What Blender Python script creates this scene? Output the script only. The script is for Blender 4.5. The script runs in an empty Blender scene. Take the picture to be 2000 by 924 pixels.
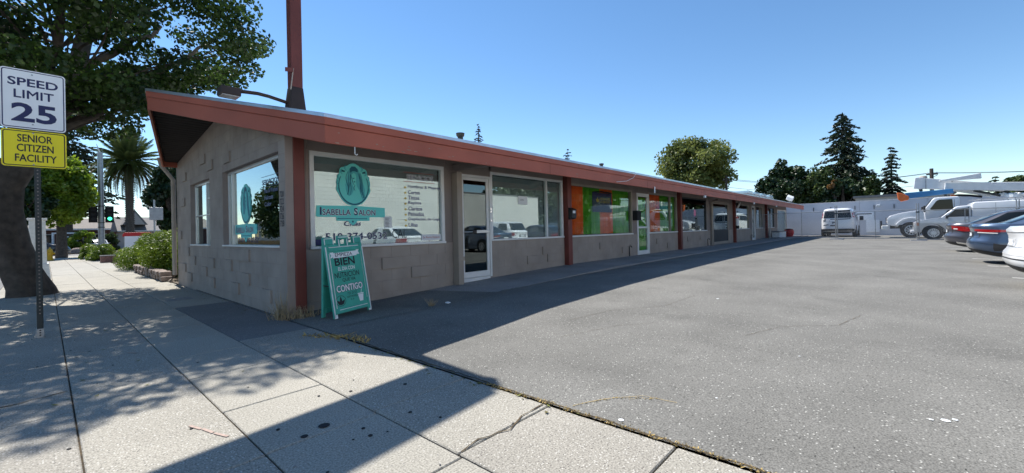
import bpy, bmesh, math, random
import numpy as np
from mathutils import Vector, Matrix
R = math.radians
random.seed(7); rng = np.random.default_rng(7)
scene = bpy.context.scene
col = scene.collection
# ------------------------------------------------------------------ camera
cam_data = bpy.data.cameras.new("camera"); cam = bpy.data.objects.new("camera", cam_data)
col.objects.link(cam); scene.camera = cam
cam_data.sensor_width = 36.0; cam_data.lens = 823.06*36/2000
cam_data.shift_y = -(462-446.99)/2000
cam_data.clip_start = 0.05; cam_data.clip_end = 1500
_yaw, _pit, _roll = R(42.104), R(.286), R(-1.3232)
_F = Vector((math.cos(_yaw)*math.cos(_pit), math.sin(_yaw)*math.cos(_pit), math.sin(_pit)))
_r = Vector((math.sin(_yaw), -math.cos(_yaw), 0)); _u = _r.cross(_F)
_r2 = _r*math.cos(_roll)+_u*math.sin(_roll); _u2 = -_r*math.sin(_roll)+_u*math.cos(_roll)
_m = Matrix((_r2, _u2, -_F)).transposed().to_4x4(); _m.translation = (0, 0, 1.2)
cam.matrix_world = _m
# ------------------------------------------------------------------ sky, sun
SUN_EL, SUN_AZ = R(53.9), R(3.0)       # azimuth measured from +Y towards +X
world = bpy.data.worlds.new("World"); scene.world = world; world.use_nodes = True
wn = world.node_tree.nodes; wl = world.node_tree.links
bg = wn["Background"]; sky = wn.new("ShaderNodeTexSky"); sky.sky_type = 'NISHITA'
sky.sun_disc = False; sky.sun_elevation = SUN_EL; sky.sun_rotation = SUN_AZ
sky.altitude = 0; sky.air_density = .9; sky.dust_density = 0.0; sky.ozone_density = 1.6
hs = wn.new("ShaderNodeHueSaturation"); hs.inputs["Saturation"].default_value = 1.16; hs.inputs["Hue"].default_value = .498
wl.new(sky.outputs[0], hs.inputs["Color"]); wl.new(hs.outputs[0], bg.inputs[0]); bg.inputs[1].default_value = 0.118
sl = bpy.data.lights.new("sun", 'SUN'); sun = bpy.data.objects.new("sun", sl); col.objects.link(sun)
sl.energy = 5.0; sl.angle = R(.5); sl.color = (1, .955, .89)
_sd = Vector((math.sin(SUN_AZ)*math.cos(SUN_EL), math.cos(SUN_AZ)*math.cos(SUN_EL), math.sin(SUN_EL)))
sun.rotation_euler = (-_sd).to_track_quat('-Z', 'Y').to_euler(); sun.location = (0, 0, 40)
scene.view_settings.view_transform = 'Standard'; scene.view_settings.look = 'None'
scene.view_settings.exposure = 0.66; scene.view_settings.gamma = 1.0
scene.render.engine = 'CYCLES'
scene.cycles.max_bounces = 8; scene.cycles.transparent_max_bounces = 16

# ------------------------------------------------------------------ materials
MATS = {}
def _new(name):
    m = bpy.data.materials.new(name); m.use_nodes = True; nt = m.node_tree
    return m, nt, nt.nodes["Principled BSDF"]
def mat(name, c, rough=.7, metal=0., var=.12, scale=3., bump=0., bscale=60., coat=0., spec=.4, c2=None):
    """principled with position noise: colour varies by var (or towards c2), optional fine bump"""
    m, nt, b = _new(name); n, l = nt.nodes, nt.links
    b.inputs["Roughness"].default_value = rough; b.inputs["Metallic"].default_value = metal
    b.inputs["Specular IOR Level"].default_value = spec
    if coat: b.inputs["Coat Weight"].default_value = coat; b.inputs["Coat Roughness"].default_value = .04
    geo = n.new("ShaderNodeNewGeometry")
    if var or c2:
        no = n.new("ShaderNodeTexNoise"); no.inputs["Scale"].default_value = scale; no.inputs["Detail"].default_value = 6
        l.new(geo.outputs["Position"], no.inputs["Vector"])
        rp = n.new("ShaderNodeValToRGB"); rp.color_ramp.elements[0].position = .3; rp.color_ramp.elements[1].position = .7
        a = [x*(1-var) for x in c]; d = [min(1, x*(1+var)) for x in (c2 or c)]
        rp.color_ramp.elements[0].color = (*a, 1); rp.color_ramp.elements[1].color = (*d, 1)
        l.new(no.outputs[0], rp.inputs[0]); l.new(rp.outputs[0], b.inputs["Base Color"])
    else: b.inputs["Base Color"].default_value = (*c, 1)
    if bump:
        nb = n.new("ShaderNodeTexNoise"); nb.inputs["Scale"].default_value = bscale; nb.inputs["Detail"].default_value = 4
        l.new(geo.outputs["Position"], nb.inputs["Vector"])
        bu = n.new("ShaderNodeBump"); bu.inputs["Strength"].default_value = bump; bu.inputs["Distance"].default_value = .01
        l.new(nb.outputs[0], bu.inputs["Height"]); l.new(bu.outputs[0], b.inputs["Normal"])
    MATS[name] = m; return m
def mat_ground(name, c, speck, dark, sc, amount, rough=.9, blot=.18, bump=.5, stain=0.):
    """aggregate surface: base + large blotches + pale and dark stone specks"""
    m, nt, b = _new(name); n, l = nt.nodes, nt.links
    b.inputs["Roughness"].default_value = rough; b.inputs["Specular IOR Level"].default_value = .25
    geo = n.new("ShaderNodeNewGeometry")
    def noise(s, d=5):
        x = n.new("ShaderNodeTexNoise"); x.inputs["Scale"].default_value = s; x.inputs["Detail"].default_value = d
        l.new(geo.outputs["Position"], x.inputs["Vector"]); return x
    def ramp(src, p0, p1, c0, c1):
        r = n.new("ShaderNodeValToRGB"); r.color_ramp.elements[0].position = p0; r.color_ramp.elements[1].position = p1
        r.color_ramp.elements[0].color = (*c0, 1); r.color_ramp.elements[1].color = (*c1, 1); l.new(src, r.inputs[0]); return r
    def mix(fac, a, d, mode='MIX'):
        x = n.new("ShaderNodeMix"); x.data_type = 'RGBA'; x.blend_type = mode
        if isinstance(fac, float): x.inputs[0].default_value = fac
        else: l.new(fac, x.inputs[0])
        for k, v in ((6, a), (7, d)):
            if isinstance(v, tuple): x.inputs[k].default_value = (*v, 1)
            else: l.new(v, x.inputs[k])
        return x.outputs[2]
    base = ramp(noise(.9).outputs[0], .3, .7, [x*(1-blot) for x in c], [x*(1+blot) for x in c]).outputs[0]
    fine = ramp(noise(95., 3).outputs[0], .25, .75, (.5,)*3, (1.5,)*3).outputs[0]
    base = mix(1.0, base, fine, 'MULTIPLY')
    v = n.new("ShaderNodeTexVoronoi"); v.inputs["Scale"].default_value = sc; l.new(geo.outputs["Position"], v.inputs["Vector"])
    hs = n.new("ShaderNodeSeparateColor"); l.new(v.outputs["Color"], hs.inputs[0])
    def gate(ch, lo, dist):
        a = n.new("ShaderNodeMath"); a.operation = 'GREATER_THAN'; l.new(hs.outputs[ch], a.inputs[0]); a.inputs[1].default_value = lo
        d = n.new("ShaderNodeMath"); d.operation = 'LESS_THAN'; l.new(v.outputs["Distance"], d.inputs[0]); d.inputs[1].default_value = dist
        e = n.new("ShaderNodeMath"); e.operation = 'MULTIPLY'; l.new(a.outputs[0], e.inputs[0]); l.new(d.outputs[0], e.inputs[1]); return e.outputs[0]
    base = mix(gate(0, 1-amount, .36), base, tuple(speck))
    base = mix(gate(1, 1-amount*.8, .34), base, tuple(dark))
    if stain:
        st = ramp(noise(1.7, 8).outputs[0], .60, .74, (0,)*3, (stain,)*3)
        base = mix(st.outputs[0], base, tuple(x*.35 for x in c))
    l.new(base, b.inputs["Base Color"])
    if bump:
        bu = n.new("ShaderNodeBump"); bu.inputs["Strength"].default_value = bump; bu.inputs["Distance"].default_value = .006
        l.new(noise(120., 3).outputs[0], bu.inputs["Height"]); l.new(bu.outputs[0], b.inputs["Normal"])
    MATS[name] = m; return m
def mat_glass(name, tint, refl):
    """window pane: tinted see-through plus mirror reflection that grows towards grazing"""
    m, nt, b = _new(name); n, l = nt.nodes, nt.links; n.remove(b)
    tr = n.new("ShaderNodeBsdfTransparent"); tr.inputs[0].default_value = (*tint, 1)
    gl = n.new("ShaderNodeBsdfGlossy"); gl.inputs[0].default_value = (.82, .93, .92, 1); gl.inputs["Roughness"].default_value = .004
    fr = n.new("ShaderNodeLayerWeight"); fr.inputs[0].default_value = .5
    po = n.new("ShaderNodeMath"); po.operation = 'POWER'; l.new(fr.outputs["Facing"], po.inputs[0]); po.inputs[1].default_value = 4.
    ad = n.new("ShaderNodeMath"); ad.operation = 'MULTIPLY_ADD'; ad.use_clamp = True; l.new(po.outputs[0], ad.inputs[0]); ad.inputs[1].default_value = .75; ad.inputs[2].default_value = refl
    mx = n.new("ShaderNodeMixShader"); l.new(ad.outputs[0], mx.inputs[0]); l.new(tr.outputs[0], mx.inputs[1]); l.new(gl.outputs[0], mx.inputs[2])
    l.new(mx.outputs[0], n["Material Output"].inputs[0]); MATS[name] = m; return m
def mat_leaf(name, c, c2, trans=.35, scale=1.3):
    m, nt, b = _new(name); n, l = nt.nodes, nt.links; n.remove(b)
    geo = n.new("ShaderNodeNewGeometry"); no = n.new("ShaderNodeTexNoise"); no.inputs["Scale"].default_value = scale; no.inputs["Detail"].default_value = 8
    l.new(geo.outputs["Position"], no.inputs["Vector"])
    rp = n.new("ShaderNodeValToRGB"); rp.color_ramp.elements[0].position = .35; rp.color_ramp.elements[1].position = .66
    rp.color_ramp.elements[0].color = (*c, 1); rp.color_ramp.elements[1].color = (*c2, 1); l.new(no.outputs[0], rp.inputs[0])
    d = n.new("ShaderNodeBsdfDiffuse"); t = n.new("ShaderNodeBsdfTranslucent"); g = n.new("ShaderNodeBsdfGlossy"); g.inputs["Roughness"].default_value = .45
    for x in (d, t): l.new(rp.outputs[0], x.inputs[0])
    g.inputs[0].default_value = (.6, .6, .6, 1)
    m1 = n.new("ShaderNodeMixShader"); m1.inputs[0].default_value = trans; l.new(d.outputs[0], m1.inputs[1]); l.new(t.outputs[0], m1.inputs[2])
    m2 = n.new("ShaderNodeMixShader"); m2.inputs[0].default_value = .05; l.new(m1.outputs[0], m2.inputs[1]); l.new(g.outputs[0], m2.inputs[2])
    l.new(m2.outputs[0], n["Material Output"].inputs[0]); MATS[name] = m; return m
def mat_emit(name, c, s):
    m, nt, b = _new(name); b.inputs["Base Color"].default_value = (*c, 1)
    b.inputs["Emission Color"].default_value = (*c, 1); b.inputs["Emission Strength"].default_value = s; MATS[name] = m; return m

mat("taupe", (.335, .285, .245), .85, var=.13, scale=2.2, bump=.35, bscale=70)
mat("taupe_dark", (.24, .20, .18), .85, var=.1, scale=2, bump=.3)
mat("taupe_light", (.40, .35, .30), .8, var=.08, bump=.2)
mat("mortar", (.31, .255, .225), .9, var=.1, bump=.3)
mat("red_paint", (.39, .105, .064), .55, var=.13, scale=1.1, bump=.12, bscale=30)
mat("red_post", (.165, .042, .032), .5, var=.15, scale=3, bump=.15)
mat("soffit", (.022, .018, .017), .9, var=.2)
mat("flashing", (.55, .60, .66), .32, .85, var=.12, scale=4)
mat("roofing", (.55, .54, .52), .9, var=.15, bump=.4)
mat("white_frame", (.74, .74, .72), .45, var=.06)
mat("alu", (.62, .63, .63), .35, .6, var=.06)
mat("tan_frame", (.33, .28, .23), .6, var=.08)
mat("dark_frame", (.05, .048, .045), .5, var=.1)
mat("interior", (.16, .155, .15), .95, var=.15)
mat("shade_cloth", (.74, .76, .75), .95, var=.04, scale=8)
mat("orange_cloth", (.85, .17, .035), .9, var=.1, scale=6)
mat("green_cloth", (.11, .40, .03), .9, var=.12, scale=6)
mat("black", (.012, .012, .013), .45, var=.1)
mat("black_matte", (.02, .02, .022), .85, var=.15)
mat("rubber", (.018, .018, .018), .8, var=.2, scale=12)
mat("bronze", (.055, .038, .032), .5, .3, var=.15)
mat("teal_plate", (.14, .66, .60), .55, var=.04)
mat("teal_dark", (.008, .12, .18), .55, var=.05)
mat("teal_mid", (.075, .46, .48), .55, var=.05)
mat("navy_ink", (.02, .025, .10), .5, var=.05)
mat("ink_black", (.012, .012, .02), .5, var=0)
mat("ink_white", (.78, .80, .80), .5, var=.03)
mat("ink_red", (.45, .06, .05), .5, var=.05)
mat("ink_gold", (.62, .46, .12), .4, .3, var=.05)
mat("sign_white", (.86, .87, .88), .4, var=.03)
mat("sign_yellow", (.92, .76, .01), .4, var=.03)
mat("galv", (.36, .37, .38), .45, .7, var=.15, scale=8)
mat("galv_dark", (.04, .047, .047), .5, .4, var=.2, scale=10)
mat("frame_green", (.05, .36, .28), .5, var=.12, scale=9)
mat("board_green", (.05, .37, .28), .55, var=.07, scale=6)
mat("worn_white", (.72, .74, .73), .6, var=.1, scale=14)
mat_ground("asphalt", (.168, .163, .148), (.46, .45, .41), (.05, .049, .045), 70., .06, blot=.17, bump=.6, stain=.25)
mat_ground("asphalt_road", (.20, .195, .185), (.4, .4, .38), (.06, .06, .06), 40., .05)
mat_ground("concrete_agg", (.32, .30, .255), (.58, .56, .51), (.12, .11, .10), 85., .16, blot=.10, bump=.5, stain=.12)
mat_ground("concrete_smooth", (.335, .315, .268), (.44, .42, .38), (.22, .21, .19), 60., .03, blot=.08, bump=.25, stain=.22)
mat_ground("concrete_worn", (.30, .28, .24), (.52, .50, .45), (.10, .09, .08), 85., .18, blot=.13, bump=.5, stain=.2)
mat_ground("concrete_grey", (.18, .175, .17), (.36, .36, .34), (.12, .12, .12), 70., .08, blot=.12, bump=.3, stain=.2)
mat_ground("concrete_walk", (.27, .26, .25), (.38, .37, .35), (.15, .15, .15), 60., .06, blot=.16, bump=.3, stain=.3)
mat_ground("soil", (.10, .08, .06), (.2, .17, .12), (.04, .03, .02), 30., .1, blot=.3)
mat("joint_dirt", (.035, .028, .022), .95, var=.4, scale=20, c2=(.09, .065, .035))
mat("dry_weed", (.40, .29, .11), .9, var=.3, scale=25)
mat("dry_straw", (.36, .28, .17), .9, var=.3, scale=25)
mat("stripe_paint", (.55, .54, .50), .8, var=.2, scale=14)
mat("bark", (.085, .07, .058), .95, var=.35, scale=7, bump=1.0, bscale=22)
mat("bark_pale", (.20, .17, .14), .95, var=.25, scale=6, bump=.8, bscale=20)
mat("bark_palm", (.10, .085, .07), .95, var=.3, scale=12, bump=1.0, bscale=14)
mat_leaf("leaf_street", (.014, .036, .008), (.075, .135, .020), .36, .9)
mat_leaf("leaf_bright", (.11, .19, .012), (.30, .40, .03), .5, .9)
mat_leaf("leaf_dark", (.010, .028, .010), (.030, .060, .016), .2, .6)
mat_leaf("leaf_mid", (.025, .05, .012), (.075, .11, .025), .3, .5)
mat_leaf("leaf_olive", (.085, .12, .028), (.25, .28, .07), .4, .35)
mat_leaf("leaf_conifer", (.014, .030, .016), (.045, .062, .028), .15, .5)
mat_leaf("leaf_rust", (.20, .10, .03), (.28, .16, .05), .3, .5)
mat_leaf("leaf_juniper", (.055, .10, .006), (.20, .28, .018), .3, 1.6)
mat_leaf("frond_green", (.05, .085, .022), (.13, .17, .05), .25, .6)
mat_leaf("frond_dry", (.12, .085, .045), (.2, .15, .08), .2, .6)
mat_glass("pane", (.80, .84, .84), .235)
mat_glass("pane_clear", (.94, .96, .94), .05)
mat_glass("pane_dark", (.35, .37, .38), .14)
mat_glass("pane_street", (.45, .48, .49), .32)
mat("car_glass", (.012, .016, .019), .05, var=0, spec=.3)
mat("car_white", (.74, .75, .76), .3, var=.02, coat=.8)
mat("car_blue", (.065, .10, .165), .34, .5, var=.03, coat=1.)
mat("car_grey", (.085, .085, .10), .32, .4, var=.03, coat=1.)
mat("car_silver", (.52, .53, .54), .35, .35, var=.03, coat=.7)
mat("car_black", (.012, .012, .014), .3, var=.03, coat=1.)
mat("plastic_dark", (.03, .03, .032), .6, var=.1)
mat("lamp_red", (.34, .008, .012), .15, var=0, coat=1.)
mat("lamp_clear", (.7, .68, .66), .15, var=0, coat=1.)
mat("amber", (.6, .16, .01), .3, var=0, coat=1.)
mat("chrome", (.7, .7, .7), .15, 1., var=.05)
mat("rim", (.55, .56, .57), .35, .6, var=.1)
mat("plate", (.68, .70, .72), .5, var=.04)
mat("grey_graphic", (.16, .17, .19), .4, var=.05)
mat("pale_wall", (.58, .59, .63), .85, var=.07, scale=1., bump=.2, bscale=20)
mat("beige_block", (.68, .66, .60), .88, var=.06, scale=1.2, bump=.3, bscale=30)
mat("boom_white", (.62, .63, .63), .5, var=.06)
mat("boom_blue", (.035, .17, .36), .45, var=.08)
mat("boom_orange", (.60, .13, .03), .45, var=.1)
mat("hydrant_yellow", (.68, .38, .02), .5, var=.1)
mat("brick", (.25, .13, .10), .9, var=.25, scale=15)
mat("stone", (.25, .20, .17), .9, var=.3, scale=8, bump=.6)
mat("roof_grey", (.20, .19, .185), .9, var=.15, scale=5)
mat("roof_tan", (.36, .31, .26), .9, var=.12, scale=5)
mat("maroon_wall", (.13, .075, .07), .9, var=.2, scale=4)
mat("house_wall", (.42, .40, .37), .85, var=.08)
mat("sign_blue", (.10, .24, .48), .5, var=.06)
mat("sign_red", (.55, .03, .03), .5, var=.05)
mat("bucket_red", (.40, .02, .02), .5, var=.1)
mat_emit("green_light", (.05, 1., .45), 2.5)
mat_emit("neon_pink", (1., .08, .3), 1.2)

# ------------------------------------------------------------------ object helpers
def wm(o):
    m = o.matrix_parent_inverse @ o.matrix_basis if o.parent else o.matrix_basis.copy()
    return wm(o.parent) @ m if o.parent else m
def attach(o, p):
    o.parent = p
    if p: o.matrix_parent_inverse = wm(p).inverted()
    return o
def thing(name, label, cat, loc=(0, 0, 0), group=None):
    o = bpy.data.objects.new(name, None); col.objects.link(o); o.location = loc
    o.empty_display_size = .2
    tag(o, label, cat, group); return o
def tag(o, label=None, cat=None, group=None, kind=None):
    if label: o["label"] = label
    if cat: o["category"] = cat
    if group: o["group"] = group
    if kind: o["kind"] = kind
    return o
def link_mesh(name, me, parent=None, kind=None, label=None):
    o = bpy.data.objects.new(name, me); col.objects.link(o)
    if parent: attach(o, parent)
    if kind: o["kind"] = kind
    if label: o["label"] = label
    return o
def copy_tree(root, loc, rz=0., label=None, group=None):
    """copy a thing with its parts and sub-parts (mesh data shared)"""
    def rec(o, par):
        c = o.copy(); col.objects.link(c)
        if par: c.parent = par
        for ch in CH.get(o.name, ()): rec(ch, c)
        return c
    CH = {}
    for o in list(col.objects):
        if o.parent: CH.setdefault(o.parent.name, []).append(o)
    r = rec(root, None); r.location = loc; r.rotation_euler = (0, 0, rz)
    if label: r["label"] = label
    if group: r["group"] = group
    return r
class MB:
    """collects faces; build() links them as ONE mesh object"""
    def __init__(s): s.v = []; s.f = []; s.mi = []; s.cur = 0
    def add(s, vs, fs):
        k = len(s.v); s.v += [tuple(map(float, x)) for x in vs]
        for f in fs: s.f.append(tuple(i+k for i in f)); s.mi.append(s.cur)
        return s
    def box(s, x0, x1, y0, y1, z0, z1):
        return s.add([(x0,y0,z0),(x1,y0,z0),(x1,y1,z0),(x0,y1,z0),(x0,y0,z1),(x1,y0,z1),(x1,y1,z1),(x0,y1,z1)],
                     [(0,3,2,1),(4,5,6,7),(0,1,5,4),(1,2,6,5),(2,3,7,6),(3,0,4,7)])
    def hexa(s, p):
        return s.add(p, [(0,3,2,1),(4,5,6,7),(0,1,5,4),(1,2,6,5),(2,3,7,6),(3,0,4,7)])
    def obox(s, c, ax, ay, az):
        c, ax, ay, az = map(Vector, (c, ax, ay, az))
        return s.hexa([c+a*ax+b*ay+d*az for d in (-1, 1) for a, b in ((-1,-1),(1,-1),(1,1),(-1,1))])
    def prism(s, pts, vec):
        """polygon pts (3d) swept by vec"""
        n = len(pts); v = Vector(vec); p = [Vector(q) for q in pts]
        return s.add(p+[q+v for q in p], [tuple(range(n))[::-1], tuple(range(n, 2*n))]+[(i, (i+1) % n, n+(i+1) % n, n+i) for i in range(n)])
    def tube(s, path, rad, n=8, cap=True):
        path = [Vector(p) for p in path]; rad = rad if isinstance(rad, (list, tuple)) else [rad]*len(path)
        vs = []; up = Vector((0, 0, 1))
        for i, p in enumerate(path):
            d = (path[min(i+1, len(path)-1)]-path[max(i-1, 0)]).normalized()
            ref = up if abs(d.z) < .95 else Vector((1, 0, 0))
            a = d.cross(ref).normalized(); b = a.cross(d)
            vs += [p+(a*math.cos(2*math.pi*k/n)+b*math.sin(2*math.pi*k/n))*rad[i] for k in range(n)]
        fs = [(i*n+k, i*n+(k+1) % n, (i+1)*n+(k+1) % n, (i+1)*n+k) for i in range(len(path)-1) for k in range(n)]
        if cap: fs += [tuple(range(n))[::-1], tuple(range((len(path)-1)*n, len(path)*n))]
        return s.add(vs, fs)
    def lathe(s, prof, c=(0, 0, 0), axis='z', n=20, cap=True):
        vs = []
        for r, h in prof:
            for k in range(n):
                a = 2*math.pi*k/n; q = (r*math.cos(a), r*math.sin(a), h)
                if axis == 'y': q = (q[0], q[2], q[1])
                if axis == 'x': q = (q[2], q[0], q[1])
                vs.append((c[0]+q[0], c[1]+q[1], c[2]+q[2]))
        fs = [(i*n+k, i*n+(k+1) % n, (i+1)*n+(k+1) % n, (i+1)*n+k) for i in range(len(prof)-1) for k in range(n)]
        if cap: fs += [tuple(range(n))[::-1], tuple(range((len(prof)-1)*n, len(prof)*n))]
        return s.add(vs, fs)
    def build(s, name, m, parent=None, smooth=False, bevel=0., seg=2, kind=None, label=None, angle=40):
        me = bpy.data.meshes.new(name); me.from_pydata(s.v, [], s.f)
        ms = m if isinstance(m, (list, tuple)) else [m]
        for x in ms: me.materials.append(MATS[x])
        if len(ms) > 1: me.polygons.foreach_set("material_index", s.mi)
        bm = bmesh.new(); bm.from_mesh(me); bmesh.ops.recalc_face_normals(bm, faces=bm.faces)
        if bevel:
            es = [e for e in bm.edges if len(e.link_faces) == 2 and e.calc_face_angle(0) > R(angle)]
            bmesh.ops.bevel(bm, geom=es, offset=bevel, segments=seg, affect='EDGES', profile=.5, clamp_overlap=True)
        bm.to_mesh(me); bm.free()
        if smooth:
            me.polygons.foreach_set("use_smooth", [True]*len(me.polygons))
            me.set_sharp_from_angle(angle=R(50))
        return link_mesh(name, me, parent, kind, label)
def quads_mesh(name, V, m, parent=None, kind=None, label=None, tri=False):
    """V: (n,4,3) array of separate quads"""
    k = V.shape[1]; n = V.shape[0]; me = bpy.data.meshes.new(name)
    me.vertices.add(n*k); me.vertices.foreach_set("co", V.reshape(-1).astype(np.float32))
    me.loops.add(n*k); me.loops.foreach_set("vertex_index", np.arange(n*k, dtype=np.int32))
    me.polygons.add(n); me.polygons.foreach_set("loop_start", np.arange(0, n*k, k, dtype=np.int32))
    me.update(calc_edges=True); me.materials.append(MATS[m])
    return link_mesh(name, me, parent, kind, label)
def text(s, m, parent, O, Rt, U, w=None, h=.1, bold=0., depth=.0015, name="lettering", shear=0., space=1., center=False):
    """words set on a plane: O lower-left corner, Rt and U unit right / up directions, fitted into w x h"""
    cu = bpy.data.curves.new(name, 'FONT'); cu.body = s; cu.resolution_u = 3; heavy = bold > 0 and any(ch in 'MNWAVZKXY74' for ch in s); cu.offset = 0. if heavy else bold; cu.shear = shear; cu.space_character = space
    ob = bpy.data.objects.new(name, cu); col.objects.link(ob)
    dg = bpy.context.evaluated_depsgraph_get(); dg.update()
    me = bpy.data.meshes.new_from_object(ob.evaluated_get(dg)); bpy.data.objects.remove(ob); bpy.data.curves.remove(cu)
    n = len(me.vertices); co = np.zeros(n*3); me.vertices.foreach_get("co", co); co = co.reshape(-1, 3)
    lo, hi = co.min(0), co.max(0); sz = np.maximum(hi-lo, 1e-6)
    sy = h/sz[1]; sx = (w/sz[0]) if w else sy
    Rt, U, O = Vector(Rt).normalized(), Vector(U).normalized(), Vector(O); N = Rt.cross(U)
    if center: O = O-Rt*(sz[0]*sx/2)
    L = np.array([list(Rt), list(U), list(N)])
    P2 = np.stack([(co[:, 0]-lo[0])*sx, (co[:, 1]-lo[1])*sy, np.zeros(n)], 1)
    faces = [tuple(p.vertices) for p in me.polygons]; bpy.data.meshes.remove(me)
    W = P2@L+np.array(O)+np.array(N)*depth
    if heavy:                                # thicken letters with sharp corners by slightly shifted layers
        WW, FF = [], []
        for k, (a, c) in enumerate(((0, 0), (1, 0), (-1, 0), (0, 1), (0, -1), (.7, .7), (-.7, -.7))):
            WW.append(W+np.array(Rt)*(a*bold*h)+np.array(U)*(c*bold*h)+np.array(N)*k*.00012); FF += [tuple(i+k*n for i in f) for f in faces]
        W, faces = np.concatenate(WW), FF
    m2 = bpy.data.meshes.new(name); m2.from_pydata([tuple(x) for x in W], [], faces); m2.materials.append(MATS[m])
    return link_mesh(name, m2, parent)
def poly(pts2, m, parent, name, O, Rt, U, off=0., thick=.003):
    """flat shape of real thickness on a plane"""
    Rt, U, O = Vector(Rt).normalized(), Vector(U).normalized(), Vector(O); N = Rt.cross(U)
    return MB().prism([O+Rt*a+U*b+N*off for a, b in pts2], N*thick).build(name, m, parent)
def rrect(w, h, r, n=5):
    o = []
    for cx, cy, a0 in ((w-r, r, -90), (w-r, h-r, 0), (r, h-r, 90), (r, r, 180)):
        for k in range(n+1):
            a = R(a0+90*k/n); o.append((cx+r*math.cos(a), cy+r*math.sin(a)))
    return o
def sstep(a, b, x):
    t = min(1, max(0, (x-a)/(b-a))); return t*t*(3-2*t)
def lerp_table(T, x):
    if x <= T[0][0]: return T[0][1]
    for (a, p), (b, q) in zip(T, T[1:]):
        if x <= b: return p+(q-p)*(x-a)/(b-a)
    return T[-1][1]
LOT = [(2.2, 0.), (2.6, .03), (3.3, .06), (4.5, .125), (7, .18), (11, .215), (16, .23), (60, .24)]
def lotz(x, y):
    return lerp_table(LOT, x)+.021*sstep(2.3, 9, x)*min(max(y-3.4, -6), .8)-.045*sstep(2.7, 4.2, x)*sstep(4.2, 5.1, y)
WALK = [(2.3, 0.004), (2.6, .012), (3.8, .045), (5.6, .13), (8, .205), (9.7, .24), (18, .258), (45, .262)]
def walkz(x): return lerp_table(WALK, x)
# ================================================================== THE SETTING
g = MB().add([(-500,-500,-.25),(700,-500,-.25),(700,700,-.25),(-500,700,-.25)], [(0,1,2,3)]).build("ground", "soil"); tag(g, kind="structure")
# road along the street and the cross street beyond the corner
tag(MB().add([(-16,-80,-.13),(-.95,-80,-.13),(-.95,220,-.13),(-16,220,-.13)], [(0,1,2,3)]).build("road", "asphalt_road"), kind="structure")
tag(MB().add([(-.95,50,-.10),(90,50,-.10),(90,60,-.10),(-.95,60,-.10)], [(0,1,2,3)]).build("cross_street", "asphalt_road"), kind="structure")
k = MB()
k.box(-.95,-.80,-30,50,-.2,0.); k.build("kerb", "concrete_grey", None, bevel=.02, kind="structure")
tag(MB().box(2.36,30,14.06,49.6,-.2,-.01).build("yard", "soil"), kind="structure")
tag(MB().box(-16,90,60.2,110,-.2,0).build("far_lot", "soil"), kind="structure")
# pavement: bed + single slabs with open joints
pv = MB().box(-.8,2.31,-30,49.8,-.2,-.014).build("pavement", "joint_dirt"); tag(pv, kind="structure")
def slab(x0, x1, y0, y1, m, tilt=0.):
    j = .0045; b = MB()
    dz = [random.uniform(-.003, .003) for _ in range(4)]
    p = [(x0+j,y0+j),(x1-j,y0+j),(x1-j,y1-j),(x0+j,y1-j)]
    b.hexa([(x, y, -.08) for x, y in p]+[(x, y, d) for (x, y), d in zip(p, dz)])
    b.build("slab", m, pv, bevel=.006, seg=1)
COLX = [-.80, .12, .80, 1.48, 2.30]
cuts = {0: [-30,-12,-6,-3,-.9,1.0,2.55,4.3,5.92,7.6,9.3,11,12.8,14.9,17,19.5,22,25,28,32,36,40,45,49.7],
        1: [-30,-12,-6,-3,-.9,.9,2.58,4.72,6.5,8.56,10.2,12,13.8,15.4,17,19.5,22,25,28,32,36,40,45,49.7],
        2: [-30,-12,-6,-3,-.9,-.05,.85,1.73,2.59,3.44,4.46,5.35,6.3,7.2,8.1,9.1,10.2,12,13.8,15.4,17,19.5,22,25,28,32,36,40,45,49.7],
        3: [-30,-12,-6,-3,-.9,.9,1.77,2.63,4.38,5.63,9.25,10.6,12.2,13.8,15.4,17,19.5,22,25,28,32,36,40,45,49.7]}
for c in range(4):
    Y = cuts[c]
    for y0, y1 in zip(Y, Y[1:]):
        m = "concrete_smooth" if c == 2 else random.choice(["concrete_agg", "concrete_agg", "concrete_worn"])
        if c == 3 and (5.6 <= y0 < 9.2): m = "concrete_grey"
        elif y0 > 9: m = random.choice(["concrete_smooth", "concrete_agg", "concrete_smooth"])
        slab(COLX[c], COLX[c+1], y0, y1, m)
# utility hole lids and gum spots on the pavement
for x, y, r in ((1.16,2.68,.035),(1.02,2.63,.022),(1.30,2.45,.012),(1.28,2.33,.014),(.95,2.85,.012),(1.62,2.42,.014),(1.70,2.20,.010),(1.55,3.1,.013),(1.9,2.9,.016),(.6,3.3,.01),(1.35,3.2,.01)):
    MB().lathe([(r*.9, .0),(r, .003),(r*.8, .005)], (x, y, .002), n=12).build("gum_spot", "black_matte", pv)
MB().box(1.55,1.95,10.3,10.75,-.01,.006).build("utility_cover", "concrete_walk", pv, bevel=.003)
gr = random.Random(12)
for i in range(46):
    x, y, r = gr.uniform(-.6, 2.2), 1.7+gr.random()**1.6*7, gr.uniform(.005, .011)
    MB().lathe([(r*.9, .0), (r, .002), (r*.7, .003)], (x, y, .0025), n=8).build("gum_spot", "black_matte" if i % 3 else "concrete_walk", pv)
LV = np.zeros((150, 4, 3))
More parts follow.
